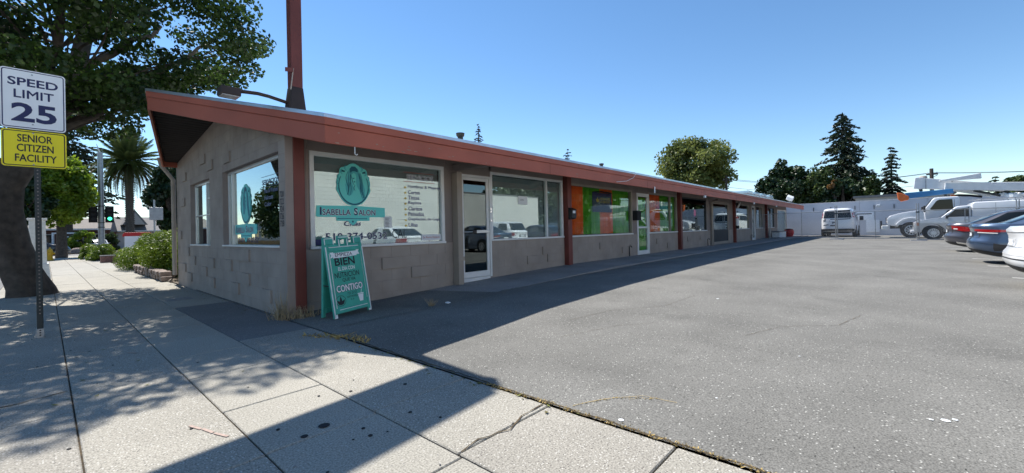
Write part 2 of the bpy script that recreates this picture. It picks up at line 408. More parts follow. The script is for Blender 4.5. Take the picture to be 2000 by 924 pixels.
for i in range(150):
    x, y = gr.choice([(gr.uniform(-.7, 2.3), gr.uniform(4, 15)), (2.28+gr.gauss(0, .05), gr.uniform(1.5, 5.2)), (2.2+gr.gauss(0, .08), gr.uniform(6.6, 13.5))]); a = gr.uniform(0, 6.28); r = gr.uniform(.012, .026); z = .004+gr.random()*.006
    LV[i] = [(x+r*math.cos(a+k*1.571)*(1 if k % 2 else .55), y+r*math.sin(a+k*1.571)*(1 if k % 2 else .55), z+(.006 if k == 1 else 0)) for k in range(4)]
mat("fallen_leaf", (.20, .15, .05), .9, var=.5, scale=9, c2=(.12, .14, .03))
fl = quads_mesh("fallen_leaves", LV, "fallen_leaf"); tag(fl, "scattered small fallen leaves lying on the pavement", "leaves", kind="stuff")
# short strokes of faded red utility paint
b = MB()
for x, y, a in ((.62,3.30,.3),(.66,3.18,.25),(.70,3.05,.35),(.60,6.0,.5)):
    b.obox((x, y, .0045), (.009*math.cos(a), .009*math.sin(a), 0), (-.06*math.sin(a), .06*math.cos(a), 0), (0, 0, .0006))
mat("faded_red", (.40, .30, .25), .9, var=.2, scale=40)
b.build("paint_mark", "faded_red", pv)
# parking lot
nx, ny = 90, 40
xs = [2.30+(i/nx)**2*77.7 for i in range(nx+1)]; ys = [-34, -28, -22, -17, -13, -10, -8, -6.5, -5, -4, -3, -2.2, -1.4, -.7, 0, .7, 1.4, 2, 2.6, 3.2, 3.7, 4.1, 4.3, 4.5, 4.7, 4.9, 5.1, 5.3, 5.6, 7, 12]; ny = len(ys)-1
lot = MB().add([(x, y, lotz(x, y)+.002) for x in xs for y in ys], [(i*(ny+1)+j, (i+1)*(ny+1)+j, (i+1)*(ny+1)+j+1, i*(ny+1)+j+1) for i in range(nx) for j in range(ny)]).build("parking_lot", "asphalt", smooth=True)
tag(lot, kind="structure")
for sx in (9.45, 12.0, 14.75, 17.35, 20.3, 22.95, 25.5, 28.1):
    n = 8; P = [(-1.62-4.6*i/n) for i in range(n+1)]
    MB().add([(sx+d, y, lotz(sx, y)+.007) for y in P for d in (-.05, .05)], [(2*i, 2*i+1, 2*i+3, 2*i+2) for i in range(n)]).build("parking_stripe", "stripe_paint", lot)
def ribbon(name, pts, w, m, zf, parent=None, jag=.4, up=.004):
    b = MB(); P = [Vector((x, y, 0)) for x, y in pts]; Q = []
    for a, c in zip(P, P[1:]):
        n = max(2, int((c-a).length/.06)); Q += [a.lerp(c, i/n) for i in range(n)]
    Q.append(P[-1]); vs = []
    for i, q in enumerate(Q):
        d = (Q[min(i+1, len(Q)-1)]-Q[max(0, i-1)]).normalized(); nrm = Vector((-d.y, d.x, 0))
        q = q+nrm*random.uniform(-jag, jag)*w*1.6; ww = w*random.uniform(.35, 1.)
        for sgn in (-.5, .5):
            p = q+nrm*ww*sgn; vs.append((p.x, p.y, zf(p.x, p.y)+up))
    b.add(vs, [(2*i, 2*i+1, 2*i+3, 2*i+2) for i in range(len(Q)-1)])
    return b.build(name, m, parent)
lz = lambda x, y: lotz(x, y)+.003
ribbon("crack", [(2.36,1.62),(2.55,1.50),(2.75,1.30),(2.78,1.08)], .006, "dry_weed", lz, lot)
ribbon("crack", [(4.2,2.9),(4.9,2.75),(5.6,2.3),(6.6,2.25)], .006, "joint_dirt", lz, lot)
ribbon("crack", [(4.6,1.1),(5.2,.9),(5.6,.45),(6.3,.3)], .006, "joint_dirt", lz, lot)
ribbon("crack", [(3.6,2.6),(4.3,2.3),(4.6,2.0)], .005, "joint_dirt", lz, lot)
ribbon("crack", [(1.50,1.77),(1.66,1.80),(1.86,1.74),(2.05,1.80),(2.28,1.82)], .015, "joint_dirt", lambda x, y: .002, pv)
ribbon("crack", [(-.5,4.9),(-.2,4.83),(.1,4.92)], .02, "joint_dirt", lambda x, y: .001, pv)
# broken edge between slab and asphalt, filled with dry moss and grass
def tufts(name, label, cat, pts, n, hgt, spread, m, zf, wid=.006, lean=.6):
    V = np.zeros((n, 4, 3)); seg = [Vector((x, y, 0)) for x, y in pts]
    for i in range(n):
        if len(seg) > 1:
            s = random.randrange(len(seg)-1); q = seg[s].lerp(seg[s+1], random.random())
        else: q = seg[0].copy()
        q += Vector((random.gauss(0, spread), random.gauss(0, spread), 0))
        z = zf(q.x, q.y); h = hgt*random.uniform(.3, 1.); a = random.uniform(0, 6.28)
        d = Vector((math.cos(a), math.sin(a), 0)); t = q+Vector((random.gauss(0, lean*h), random.gauss(0, lean*h), h)); w = wid*random.uniform(.5, 1.3)
        V[i] = [(q.x-d.x*w, q.y-d.y*w, z), (q.x+d.x*w, q.y+d.y*w, z), (t.x+d.x*w*.2, t.y+d.y*w*.2, z+t.z), (t.x-d.x*w*.3, t.y-d.y*w*.3, z+t.z)]
    o = quads_mesh(name, V, m); tag(o, label, cat, kind="stuff"); return o
ez = lambda x, y: max(0, lotz(x, y))
ribbon("edge_gap", [(2.315,-3),(2.31,.6),(2.31,1.6),(2.32,2.6),(2.315,3.6),(2.32,4.6)], .022, "joint_dirt", ez, lot, .25)
tufts("dry_moss", "yellow dry moss filling the joint between pavement and asphalt", "moss", [(2.32,-.5),(2.31,.6),(2.31,1.5),(2.30,2.4)], 900, .012, .009, "dry_weed", ez, .007, .9)
tufts("dry_moss", "dry moss along the curved crack in the asphalt by the pavement", "moss", [(2.40,1.60),(2.62,1.44),(2.77,1.2)], 110, .010, .006, "dry_weed", ez, .005, .9)
tufts("dry_grass", "dry straw weeds growing at the foot of the red corner post", "weeds", [(2.22,6.75),(2.30,6.45),(2.46,6.34),(2.62,6.3)], 260, .22, .05, "dry_straw", lambda x, y: .0, .005, .45)
tufts("dry_grass", "tall pale dry stalks against the corner of the shop wall", "weeds", [(2.25,6.62),(2.27,6.5)], 70, .5, .03, "dry_straw", lambda x, y: .0, .004, .22)
tufts("dry_grass", "brown leaf litter and weeds where pavement meets the shaded asphalt", "weeds", [(2.05,5.25),(2.25,4.95),(2.33,4.6),(2.34,4.3)], 170, .04, .045, "dry_weed", ez, .012, 1.0)
tufts("dry_grass", "small weed at the edge of the walkway below the salon window", "weeds", [(4.02,5.35)], 60, .14, .025, "dry_straw", lambda x, y: lotz(x, y), .004, .5)
# walkway along the shop fronts
xs = [2.34, 2.6, 3.2, 3.8, 4.6, 5.6, 6.8, 8, 9.7, 12, 15, 18, 22, 26, 30, 34, 38, 43]
wk = MB()
for a, c in zip(xs, xs[1:]):
    wk.hexa([(a,5.27,-.1),(c-.008,5.27,-.1),(c-.008,6.75,-.1),(a,6.75,-.1),(a,5.27,walkz(a)-.012),(c-.008,5.27,walkz(c)-.012),(c-.008,6.75,walkz(c)),(a,6.75,walkz(a))])
tag(wk.build("walkway", "concrete_walk", None), kind="structure")
ribbon("walkway_edge", [(x, 5.26) for x in (2.5,3.2,4.6,6.8,9.7,15,22,34,42)], .07, "asphalt", lambda x, y: lotz(x, y)+.004, lot, .5)
sc = MB().obox((4.28,5.28,lotz(4.28,5.28)+.012), (.035,.01,0), (-.01,.025,.004), (0,.002,.008)).build("litter", "ink_white", None, bevel=.004)
tag(sc, "scrap of white paper litter on the asphalt by the walkway edge", "litter")
for x, y, s in ((2.37,1.27,.018),(3.42,-.2,.022),(3.39,-.14,.012),(3.46,-.24,.014),(6.5,1.9,.02),(4.2,.6,.008),(3.0,.9,.008)):
    MB().lathe([(s*.8,.0),(s,.001),(s*.6,.002)], (x, y, lotz(x, y)+.004), n=7).build("paint_splash", "ink_white", lot)
# ================================================================== THE SHOP BUILDING
YF, XG = 6.68, 2.33                      # outer faces of the shop-front wall and of the street wall
YC, XE = 6.50, 42.2
def under(y):                            # underside of the roof
    return 2.40+.254*(y-5.45) if y <= 9.8 else 3.505-.11*(y-9.8)
def utop(y): return under(y)+.116
bld = thing("shop_building", "long low taupe block shop building with red fascia and low pitched prow roof", "building", (XG, YF, 0))
# --- street wall: backing with openings, block facing
GW = [(6.76, 9.72, 1.03, 2.47), (10.70, 12.46, 1.03, 2.47)]      # y0,y1,z0,z1
yb = [YC, 6.76, 9.72, 9.8, 10.70, 12.46, 14.0]
gw = MB()
def wall_piece(b, y0, y1, z0, z1a, z1b, x0=XG+.0032, x1=XG+.19):
    b.hexa([(x0,y0,z0),(x1,y0,z0),(x1,y1,z0),(x0,y1,z0),(x0,y0,z1a),(x1,y0,z1a),(x1,y1,z1b),(x0,y1,z1b)])
for a, c in zip(yb, yb[1:]):
    o = [w for w in GW if w[0]-.001 <= a and c <= w[1]+.001]
    if o: wall_piece(gw, a, c, -.15, o[0][2], o[0][2]); wall_piece(gw, a, c, o[0][3], utop(a), utop(c))
    else: wall_piece(gw, a, c, -.15, utop(a), utop(c))
gwall = gw.build("street_wall", "mortar", bld)
proud = {(12.8,.88),(12.09,.67),(13.19,.46),(11.23,.48),(10.54,.67),(12.4,.26),(10.5,.27),(9.33,.67),(8.53,.87),(8.94,.27),(8.15,.47),(7.32,.27),(9.35,2.79),(11.29,2.99),(10.5,2.78),(12.83,2.78),(13.12,2.08),(13.55,1.27),(7.5,2.2+.2)}
BL, BH, Z0 = .406, .2035, -.034
def clipped(y0, y1, z0, z1):
    """block rectangle minus openings: returns list of rectangles"""
    for w in GW:
        if y0 < w[1] and y1 > w[0] and z0 < w[3]-.01 and z1 > w[2]+.01:
            if y0 >= w[0]-.01 and y1 <= w[1]+.01: 
                if z0 >= w[2]-.03 and z1 <= w[3]+.03: return []
                if z0 < w[2]: return [(y0, y1, z0, w[2]-.004)]
                return [(y0, y1, w[3]+.004, z1)]
            if z1 <= w[2]+.03 or z0 >= w[3]-.03: return [(y0, y1, z0, z1)]
            if y0 < w[0]: return [(y0, w[0]-.002, z0, z1)]
            return [(w[1]+.002, y1, z0, z1)]
    return [(y0, y1, z0, z1)]
def block_mesh(b, p, face, out):
    """p: corner polygon in wall coordinates (along, z)"""
    n = len(p); q = [Vector((a, z)) for a, z in p]; c = sum(q, Vector((0, 0)))/n
    q2 = [v+(c-v).normalized()*.003 for v in q]
    if face == 'x': A = [(XG+.006, a, z) for a, z in q]; B = [(XG-out, a, z) for a, z in q2]
    else: A = [(a, YF+.006, z) for a, z in q]; B = [(a, YF-out, z) for a, z in q2]
    b.add(A+B, [tuple(range(n, 2*n))]+[(i, (i+1) % n, n+(i+1) % n, n+i) for i in range(n)])
nblk = 0; row = 0
while Z0+row*BH < 3.6:
    z0, z1 = Z0+row*BH+.0018, Z0+(row+1)*BH-.0018
    y = YC - (BL/2 if row % 2 else 0)
    while y < 14.0:
        y0, y1 = max(y+.0018, YC+.002), min(y+BL-.0018, 13.998); y += BL
        if y1-y0 < .03: continue
        for (a, c, e, f) in clipped(y0, y1, z0, z1):
            if e > min(utop(a), utop(c))-.02: continue
            pr = any(abs((a+c)/2-py) < .205 and abs((e+f)/2-pz) < .1 for py, pz in proud) and c-a > .3
            b = MB(); block_mesh(b, [(a, e), (c, e), (c, min(f, utop(c)-.004)), (a, min(f, utop(a)-.004))], 'x', .03 if pr else .0)
            b.build("block", "taupe", gwall); nblk += 1
    row += 1
# --- shop front
OPEN = [("window", 2.74, 5.37, 1.03, 2.52), ("door", 5.77, 6.69, .2, 2.42), ("window", 6.69, 9.47, 1.03, 2.54), ("window", 9.74, 13.58, 1.03, 2.50),
        ("door", 13.96, 14.93, .25, 2.44), ("window", 14.93, 17.66, 1.03, 2.50), ("window", 18.02, 21.39, 1.03, 2.50), ("door", 22.38, 25.13, .26, 2.46),
        ("window", 26.6, 29.48, 1.03, 2.46), ("door", 30.28, 31.09, .26, 2.46), ("window", 31.3, 33.2, 1.03, 2.46), ("window", 34.7, 36.97, 1.03, 2.46), ("window", 38.3, 41.8, .55, 2.40)]
fw = MB(); xcur = XG+.19; TOPW = utop(YF)
for kind, x0, x1, z0, z1 in OPEN:
    if x0 > xcur+.001: fw.box(xcur, x0, YF+.0032, YF+.19, -.1, TOPW)
    fw.box(x0, x1, YF+.0032, YF+.19, -.1, z0); fw.box(x0, x1, YF+.0032, YF+.19, z1, TOPW+.04); xcur = x1
fw.box(xcur, XE-.2, YF+.0032, YF+.19, -.1, TOPW)
fwall = fw.build("front_wall", "mortar", bld)
def proud_f(x, z):
    return any(abs(x-a) < .205 and abs(z-c) < .1 for a, c in ((3.96,.65),(4.8,.43),(8.1,.43),(8.55,.65),(9.0,.46),(11.4,.68),(13.1,.5),(15.9,.68),(15.3,.45),(16.6,.5),(18.9,.62),(20.6,.64)))
far = MB(); cnt = 0
solid = [(XG+.2, 5.76), (6.70, 13.95), (14.94, 22.3), (25.2, 30.2), (31.1, 38.2)]
for r in range(5):
    z0, z1 = Z0+r*BH+.0018, min(Z0+(r+1)*BH-.0018, 1.0)
    for a0, a1 in solid:
        x = a0-((r % 2)*BL/2)
        while x < a1:
            p0, p1 = max(x+.0018, a0), min(x+BL-.0018, a1); x += BL
            if p1-p0 < .04 or z1 < walkz(p0): continue
            pr = proud_f((p0+p1)/2, (z0+z1)/2) and p1-p0 > .3
            if p0 < 9.7 or pr:
                b = MB(); block_mesh(b, [(p0, z0), (p1, z0), (p1, z1), (p0, z1)], 'y', .03 if pr else 0.); b.build("block", "taupe", fwall); cnt += 1
            else: block_mesh(far, [(p0, z0), (p1, z0), (p1, z1), (p0, z1)], 'y', 0.)
far.build("block_courses", "taupe", fwall, kind="stuff")
print("blocks", nblk, cnt)
pl = MB()                                     # plain plastered piers and header over the openings
for a, c in ((XG+.2, 2.70), (5.41, 5.76), (13.62, 13.95), (21.43, 22.36), (25.15, 26.56), (29.52, 30.26), (33.24, 34.66), (37.0, 38.26)):
    pl.box(a, c, YF, YF+.01, 1.0, TOPW-.01)
for kind, x0, x1, z0, z1 in OPEN: pl.box(x0-.03, x1+.03, YF-.002, YF+.01, z1+.02, TOPW-.012)
pl.build("header", "taupe_dark", bld)
# back and end walls, floor, ceiling of the rooms
MB().box(XG+.19, XE-.2, 13.8, 14.0, -.1, 3.03).build("back_wall", "taupe", bld)
MB().box(XE-.2, XE-.01, YF, 13.8, -.1, 2.7).build("end_wall", "taupe", bld)
iw = MB(); iw.box(XG+.2, XE-.21, 11.2, 11.3, 0, 2.65); iw.box(XG+.2, XE-.21, YF+.2, 11.2, .16, .2); iw.box(XG+.2, XE-.21, YF+.2, 11.2, 2.62, 2.65)
for x in (9.6, 17.84, 25.9, 34.2): iw.box(x-.06, x+.06, YF+.2, 11.2, .2, 2.62)
iw.build("interior_wall", "interior", bld)
# --- roof: slab, soffit boards, fascia in two steps, metal edge
OUT = [(XE, 5.45), (2.45, 5.45), (1.24, 9.8), (2.02, 13.9), (XE, 13.9)]
def offs(t):
    res = []
    for i, (x, y) in enumerate(OUT):
        ds = []
        if i > 0: ds.append(Vector((x-OUT[i-1][0], y-OUT[i-1][1])).normalized())
        if i < len(OUT)-1: ds.append(Vector((OUT[i+1][0]-x, OUT[i+1][1]-y)).normalized())
        ns = [Vector((d.y, -d.x))*-1 for d in ds]
        if len(ns) == 1: m = ns[0]
        else: m = (ns[0]+ns[1]).normalized(); m = m/max(.3, m.dot(ns[0]))
        res.append(Vector((x, y))-m*t*-1)
    return res
_t = offs(1.0)
SG = 1 if (_t[0].y < 5.45) else -1
def ring(t): return offs(SG*t)
def edge_boards(name, t0, t1, z0, z1, m, bevel=.004):
    A, B = ring(t0), ring(t1)
    for i in range(len(OUT)-1):
        p = []
        for z in (z0, z1):
            for P in (A[i], A[i+1], B[i+1], B[i]):
                o = OUT[i] if P in (A[i], B[i]) else OUT[i+1]
                p.append((P.x, P.y, under(o[1])+z))
        MB().hexa(p).build(name, m, bld, bevel=bevel, seg=1)
edge_boards("fascia_board", -.04, 0.0, .003, .235, "red_paint")
edge_boards("fascia_board", -.04, .018, .238, .372, "red_paint")
mat("joint_shadow", (.10, .035, .025), .9, var=.2)
for i, x in enumerate((7.3, 12.15, 17.0, 21.9, 26.8, 31.6, 36.5)):   # butt joints and nail heads of the fascia boards
    MB().box(x-.004, x+.004, 5.4485, 5.4515, 2.405, 2.63).build("board_joint", "joint_shadow", bld)
    MB().box(x+1.1-.004, x+1.1+.004, 5.4305, 5.4335, 2.642, 2.77).build("board_joint", "joint_shadow", bld)
mat("bare_wood", (.33, .20, .15), .9, var=.3, scale=20)
pb = MB(); rp = random.Random(3)
for i in range(46):                                              # small peeled patches
    x = 2.6+rp.random()**2*20; z = 2.41+rp.random()*.2; w = rp.uniform(.01, .06); h = rp.uniform(.004, .014)
    n = 7; pts = [(x+w*math.cos(6.283*k/n)*rp.uniform(.6, 1), 5.4492, z+h*math.sin(6.283*k/n)*rp.uniform(.6, 1)) for k in range(n)]
    pb.prism(pts, (0, .0006, 0))
pb.build("peeled_patch", "bare_wood", bld, kind="stuff")
edge_boards("drip_edge", -.06, .026, .374, .385, "flashing", .0)
edge_boards("drip_edge", .0195, .027, .305 if 0 else .335, .373, "flashing", .0)
rf = MB(); E_ = [Vector(p) for p in OUT]; inner = ring(-.045)
RP = [(inner[0].x, inner[0].y), (inner[1].x, inner[1].y), (inner[2].x, 9.8), (inner[3].x, inner[3].y), (inner[4].x, inner[4].y), (inner[0].x, 9.8)]
def rz(y, d): return under(y)+d
for quad in (((RP[0]), (RP[1]), (RP[2]), (RP[5])), ((RP[5]), (RP[2]), (RP[3]), (RP[4]))):
    b = MB(); b.hexa([(x, y, rz(y, .15)) for x, y in quad]+[(x, y, rz(y, .38)) for x, y in quad]); b.build("roof_deck", "roofing", bld)
# soffit planks seen under the prow and along the front eave
def xin(y): 
    if y <= 9.8: a, c = inner[1], inner[2]
    else: a, c = inner[2], inner[3]
    return a.x+(c.x-a.x)*(y-a.y)/(c.y-a.y)
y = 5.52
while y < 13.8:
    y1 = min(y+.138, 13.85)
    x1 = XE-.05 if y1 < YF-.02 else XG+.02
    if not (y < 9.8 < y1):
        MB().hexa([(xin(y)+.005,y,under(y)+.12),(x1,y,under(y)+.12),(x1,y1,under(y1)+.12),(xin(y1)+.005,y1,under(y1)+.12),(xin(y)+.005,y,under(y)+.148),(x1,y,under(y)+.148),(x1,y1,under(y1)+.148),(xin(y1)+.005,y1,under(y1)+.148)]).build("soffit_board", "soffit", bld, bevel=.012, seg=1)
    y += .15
# roof beams over the posts, ends just behind the fascia
for x in (9.6, 17.82, 26.05, 34.15):
    MB().hexa([(x-.06,5.52,under(5.52)+.0),(x+.06,5.52,under(5.52)+.0),(x+.06,YF,under(YF)+.0),(x-.06,YF,under(YF)+.0),(x-.06,5.52,under(5.52)+.118),(x+.06,5.52,under(5.52)+.118),(x+.06,YF,under(YF)+.118),(x-.06,YF,under(YF)+.118)]).build("roof_beam", "taupe_dark", bld)
# red posts
for x0, x1 in ((9.51, 9.70), (17.72, 17.90), (25.95, 26.13), (34.02, 34.2)):
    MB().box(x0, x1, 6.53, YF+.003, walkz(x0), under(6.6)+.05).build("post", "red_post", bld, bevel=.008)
# --- windows and doors (part > frame, pane)
def window(x0, x1, z0, z1, fm, pane, mull=(), fw_=.055, sill="white_frame", fz=.02, label=None):
    b = MB(); ya, yb_ = YF-fz, YF+.07
    b.box(x0, x1, ya, yb_, z1-fw_, z1); b.box(x0, x0+fw_, ya, yb_, z0, z1-fw_); b.box(x1-fw_, x1, ya, yb_, z0, z1-fw_)
    for m in mull: b.box(m-.022, m+.022, ya+.004, yb_, z0, z1-fw_)
    w = b.build("window", fm, bld, bevel=.004, seg=1, label=label)
    MB().box(x0-.01, x1+.01, YF-fz-.02, YF+.07, z0-.045, z0-.001).build("sill", sill, w, bevel=.004, seg=1)
    xs_ = [x0+fw_]+list(mull)+[x1-fw_]
    for a, c in zip(xs_, xs_[1:]): MB().box(a+.003, c-.003, YF+.03, YF+.036, z0, z1-fw_).build("pane", pane, w)
    return w
def door(x0, x1, z0, z1, fm, pane, rail=.09, hinge=True, panel=None, bars=()):
    b = MB(); ya, yb_ = YF-.02, YF+.06
    b.box(x0, x0+.045, ya, yb_, z0, z1); b.box(x1-.045, x1, ya, yb_, z0, z1); b.box(x0+.045, x1-.045, ya, yb_, z1-.05, z1); b.box(x0+.045, x1-.045, ya+.02, yb_+.1, z0-.06, z0+.012)
    d = b.build("door", fm, bld, bevel=.003, seg=1)
    b = MB(); s = .075; xa, xb = x0+.05, x1-.05
    b.box(xa, xa+s, YF+.0, YF+.045, z0+.02, z1-.055); b.box(xb-s, xb, YF, YF+.045, z0+.02, z1-.055)
    b.box(xa+s, xb-s, YF, YF+.045, z0+.02, z0+.02+rail*1.4); b.box(xa+s, xb-s, YF, YF+.045, z1-.055-rail*.7, z1-.055)
    for h in bars: b.box(xa+s, xb-s, YF+.006, YF+.04, h-.03, h+.03)
    b.build("door_leaf", fm, d, bevel=.003, seg=1)
    zz = z0+.02+rail*1.4
    if panel:
        MB().box(xa+s, xb-s, YF+.01, YF+.03, zz, panel).build("kick_panel", "plastic_dark", d); zz = panel
    MB().box(xa+s+.002, xb-s-.002, YF+.02, YF+.026, zz, z1-.055-rail*.7).build("pane", pane, d)
    return d
W1 = window(*OPEN[0][1:], "white_frame", "pane", fw_=.07)
D1 = door(*OPEN[1][1:], "white_frame", "pane_dark")
b = MB(); b.tube([(5.86, YF-.05, 1.20), (6.10, YF-.05, 1.20)], .012); b.build("push_bar", "alu", D1)
MB().box(6.08, 6.20, YF-.065, YF-.022, 1.165, 1.235).build("latch", "black", D1, bevel=.006)
MB().box(6.2, 6.60, YF-.055, YF-.022, 1.17, 1.235).build("push_plate", "alu", D1, bevel=.006)
for z in (1.44, 1.64, 1.70): MB().lathe([(.022, -.03), (.022, 0), (.014, .006)], (6.655, YF-.024, z), 'y', 10).build("lock", "chrome", D1)
W2 = window(*OPEN[2][1:], "white_frame", "pane", mull=(8.76,))
W3 = window(*OPEN[3][1:], "tan_frame", "pane_clear", fz=.03)
D2 = door(*OPEN[4][1:], "white_frame", "pane_clear", bars=(1.22,))
W4 = window(*OPEN[5][1:], "tan_frame", "pane_clear", mull=(16.97,))
W5 = window(*OPEN[6][1:], "dark_frame", "pane_dark")
D3 = door(*OPEN[7][1:], "tan_frame", "pane_dark", panel=1.02)
for h in (1.15, 1.28, 1.42, 1.6, 1.75, 1.9, 2.1): MB().box(22.55, 24.95, YF+.05, YF+.06, h-.012, h+.012).build("louvre", "taupe_dark", D3)
W6 = window(*OPEN[8][1:], "tan_frame", "pane")
D4 = door(*OPEN[9][1:], "white_frame", "pane_dark")
W7 = window(*OPEN[10][1:], "tan_frame", "pane", mull=(32.6,))
W8 = window(*OPEN[11][1:], "dark_frame", "pane", mull=(35.8,))
for h in (1.5, 2.0): MB().box(34.75, 36.9, YF-.03, YF-.02, h-.015, h+.015).build("bar", "black", W8)
W9 = window(*OPEN[12][1:], "white_frame", "pane", mull=(), fw_=.09)
# roller shades hung behind the first two windows, curtains behind the next
def hang(name, label, cat, x0, x1, z0, z1, m, y=6.85, fold=.0, pitch=.16, group=None):
    n = max(2, int((x1-x0)/.02)); vs = []; ph = random.random()*6
    for i in range(n+1):
        x = x0+(x1-x0)*i/n; d = fold*(math.sin(x/pitch*6.283+ph)+.4*math.sin(x/pitch*2.7+ph*2))
        for yy in (y+d, y+d+.006):
            for z in (z0, z1): vs.append((x, yy*1.0+(0 if z == z1 else random.uniform(-.2, .2)*fold), z))
    fs = []
    for i in range(n):
        a, c = 4*i, 4*i+4; fs += [(a, c, c+1, a+1), (a+2, a+3, c+3, c+2), (a+1, c+1, c+3, a+3), (a, a+2, c+2, c)]
    o = MB().add(vs, fs).build(name, m, None, smooth=True); tag(o, label, cat, group); return o
hang("roller_shade", "pale grey roller shade drawn down behind the salon window", "window shade", 2.83, 5.28, 1.04, 2.45, "shade_cloth", 6.765)
hang("roller_shade", "pale grey roller shade behind the wide window beside the first door", "window shade", 6.78, 8.72, 1.04, 2.47, "shade_cloth", 6.765)
hang("roller_shade", "narrow pale grey roller shade right of the white mullion", "window shade", 8.80, 9.40, 1.04, 2.47, "shade_cloth", 6.765)
cur = [("orange", 9.80, 10.60), ("green", 10.62, 11.60), ("orange", 11.62, 12.42), ("green", 12.44, 13.52)]
desc = ["orange curtain panel next to the second red post", "green curtain panel behind the left of the dark hanging sign", "orange curtain panel behind the right of the dark hanging sign", "green curtain panel at the mailbox end of the curtained window"]
for (c, a, e), d in zip(cur, desc): hang("curtain", d, "curtain", a, e, 1.05, 2.47, c+"_cloth", 6.82, .055, .14)
hang("curtain", "green curtain behind the glass of the second door", "curtain", 14.05, 14.85, .32, 2.3, "green_cloth", 6.82, .055, .14)
hang("curtain", "orange curtain panel in the window right of the second door", "curtain", 15.0, 16.2, 1.05, 2.45, "orange_cloth", 6.82, .055, .14)
hang("curtain", "green curtain panel left of the mullion in the second curtained window", "curtain", 16.22, 16.94, 1.05, 2.45, "green_cloth", 6.82, .055, .14)
hang("curtain", "narrow green curtain right of the mullion beside the third red post", "curtain", 17.0, 17.6, 1.05, 2.45, "green_cloth", 6.82, .055, .14)
# --- street windows, set back in the wall
def street_window(y0, y1, z0, z1, mull=(), rails=()):
    xa, xb = XG+.09, XG+.15; f = .05; b = MB()
    b.box(xa, xb, y0, y1, z1-f, z1); b.box(xa, xb, y0, y0+f, z0, z1-f); b.box(xa, xb, y1-f, y1, z0, z1-f)
    for m in mull: b.box(xa-.01, xb, m-.02, m+.02, z0, z1-f)
    for (p, q, h) in rails: b.box(xa+.005, xb, p, q, h-.012, h+.012)
    w = b.build("window", "alu", bld, bevel=.004, seg=1)
    MB().box(XG-.025, xb, y0-.0, y1+.0, z0-.001, z0+.028).build("sill", "white_frame", w, bevel=.004, seg=1)
    ys_ = [y0+f]+list(mull)+[y1-f]
    for a, c in zip(ys_, ys_[1:]): MB().box(xa+.03, xa+.036, a+.003, c-.003, z0+.03, z1-f).build("pane", "pane_street", w)
    return w
SW1 = street_window(*GW[0], mull=(9.42,))
SW2 = street_window(*GW[1], mull=(11.35,), rails=((10.75, 11.33, 1.72), (10.75, 11.33, 2.08), (11.37, 12.4, 1.72)))
# house numbers beside the street window
for i, s in enumerate(("720", "722", "724", "726", "728")):
    text(s, "ink_black", bld, (XG-.002, 6.72, 1.775-i*.108), (0, -1, 0), (0, 0, 1), .155, .088, name="house_number", bold=.02)
# downspouts
b = MB(); b.box(5.575, 5.71, 6.50, YF-.003, walkz(5.6), 2.42); b.build("downspout", "tan_frame", bld, bevel=.012)
MB().box(5.56, 5.725, 6.485, 6.499, .62, .70).build("strap", "tan_frame", bld, bevel=.004)
MB().hexa([(5.58,5.50,2.43),(5.70,5.50,2.43),(5.70,6.66,2.46),(5.58,6.66,2.46),(5.58,5.50,2.53),(5.70,5.50,2.53),(5.70,6.66,2.58),(5.58,6.66,2.58)]).build("gutter_arm", "taupe_dark", bld, bevel=.01)
MB().box(5.57,5.71,5.485,5.498,2.42,2.54).build("gutter_arm_cap", "taupe_light", bld, bevel=.01)
b = MB(); b.tube([(21.95,6.62,.26),(21.98,6.60,.8),(22.0,6.60,2.4),(22.0,6.3,2.5)], .05, 8); b.build("downspout", "tan_frame", bld, smooth=True)
b = MB(); b.tube([(1.98,14.0,3.3),(2.02,14.0,3.1),(2.27,14.06,2.75),(2.27,14.06,.25),(2.15,14.06,.06)], .05, 8); b.build("downspout", "taupe_light", bld, smooth=True)
# hose taps low on the wall
for x in (13.3, 21.5, 29.9):
    b = MB(); z = walkz(x); b.tube([(x, YF-.02, z), (x, YF-.02, z+.33), (x+.0, YF-.09, z+.34), (x, YF-.11, z+.30)], .016, 6); b.lathe([(.035, 0), (.035, .012)], (x, YF-.06, z+.37), n=8)
    b.build("hose_tap", "black_matte", bld)
# vent pipes and boxes on the roof
def rooftop(x, y): return under(y)+.38
for x, lab in ((7.0, "dark capped vent pipe on the roof above the first door"), (13.9, "small dark capped vent pipe on the roof over the second door")):
    t = thing("roof_vent", lab, "roof vent", (x, 8., rooftop(x, 8.)))
    s = 1. if x < 10 else .8; zt = rooftop(x, 8.)
    MB().lathe([(.07*s, -.1), (.07*s, .17*s)], (x, 8., zt), n=14).build("pipe", "galv_dark", t, smooth=True)
    MB().lathe([(.075*s, .16*s), (.10*s, .18*s), (.11*s, .25*s), (.06*s, .262*s)], (x, 8., zt), n=14).build("cap", "galv_dark", t, smooth=True)
mat("skylight", (.42, .60, .68), .25, var=.06, coat=.5)
for i, x in enumerate((33.5, 35.6, 37.9, 40.4, 41.6)[:4]):
    y = 7.9; zt = rooftop(x, y); t = thing("skylight", ["pale blue roof skylight box, nearest of the row on the far roof", "second nearest pale blue skylight box on the far roof", "third pale blue skylight box on the far roof", "pale blue skylight box closest to the tilted flood lamp"][i], "skylight", (x, y, zt), "skylights along the far end of the roof")
    MB().box(x-.75, x+.75, y-.5, y+.5, zt-.16, zt+.06).build("curb", "galv", t, bevel=.01); MB().box(x-.72, x+.72, y-.47, y+.47, zt+.06, zt+.26).build("dome", "skylight", t, bevel=.06)
t = thing("flood_lamp", "white flood lamp tilted upright on the far end of the shop roof edge", "lamp", (39.2, 6.0, 2.9))
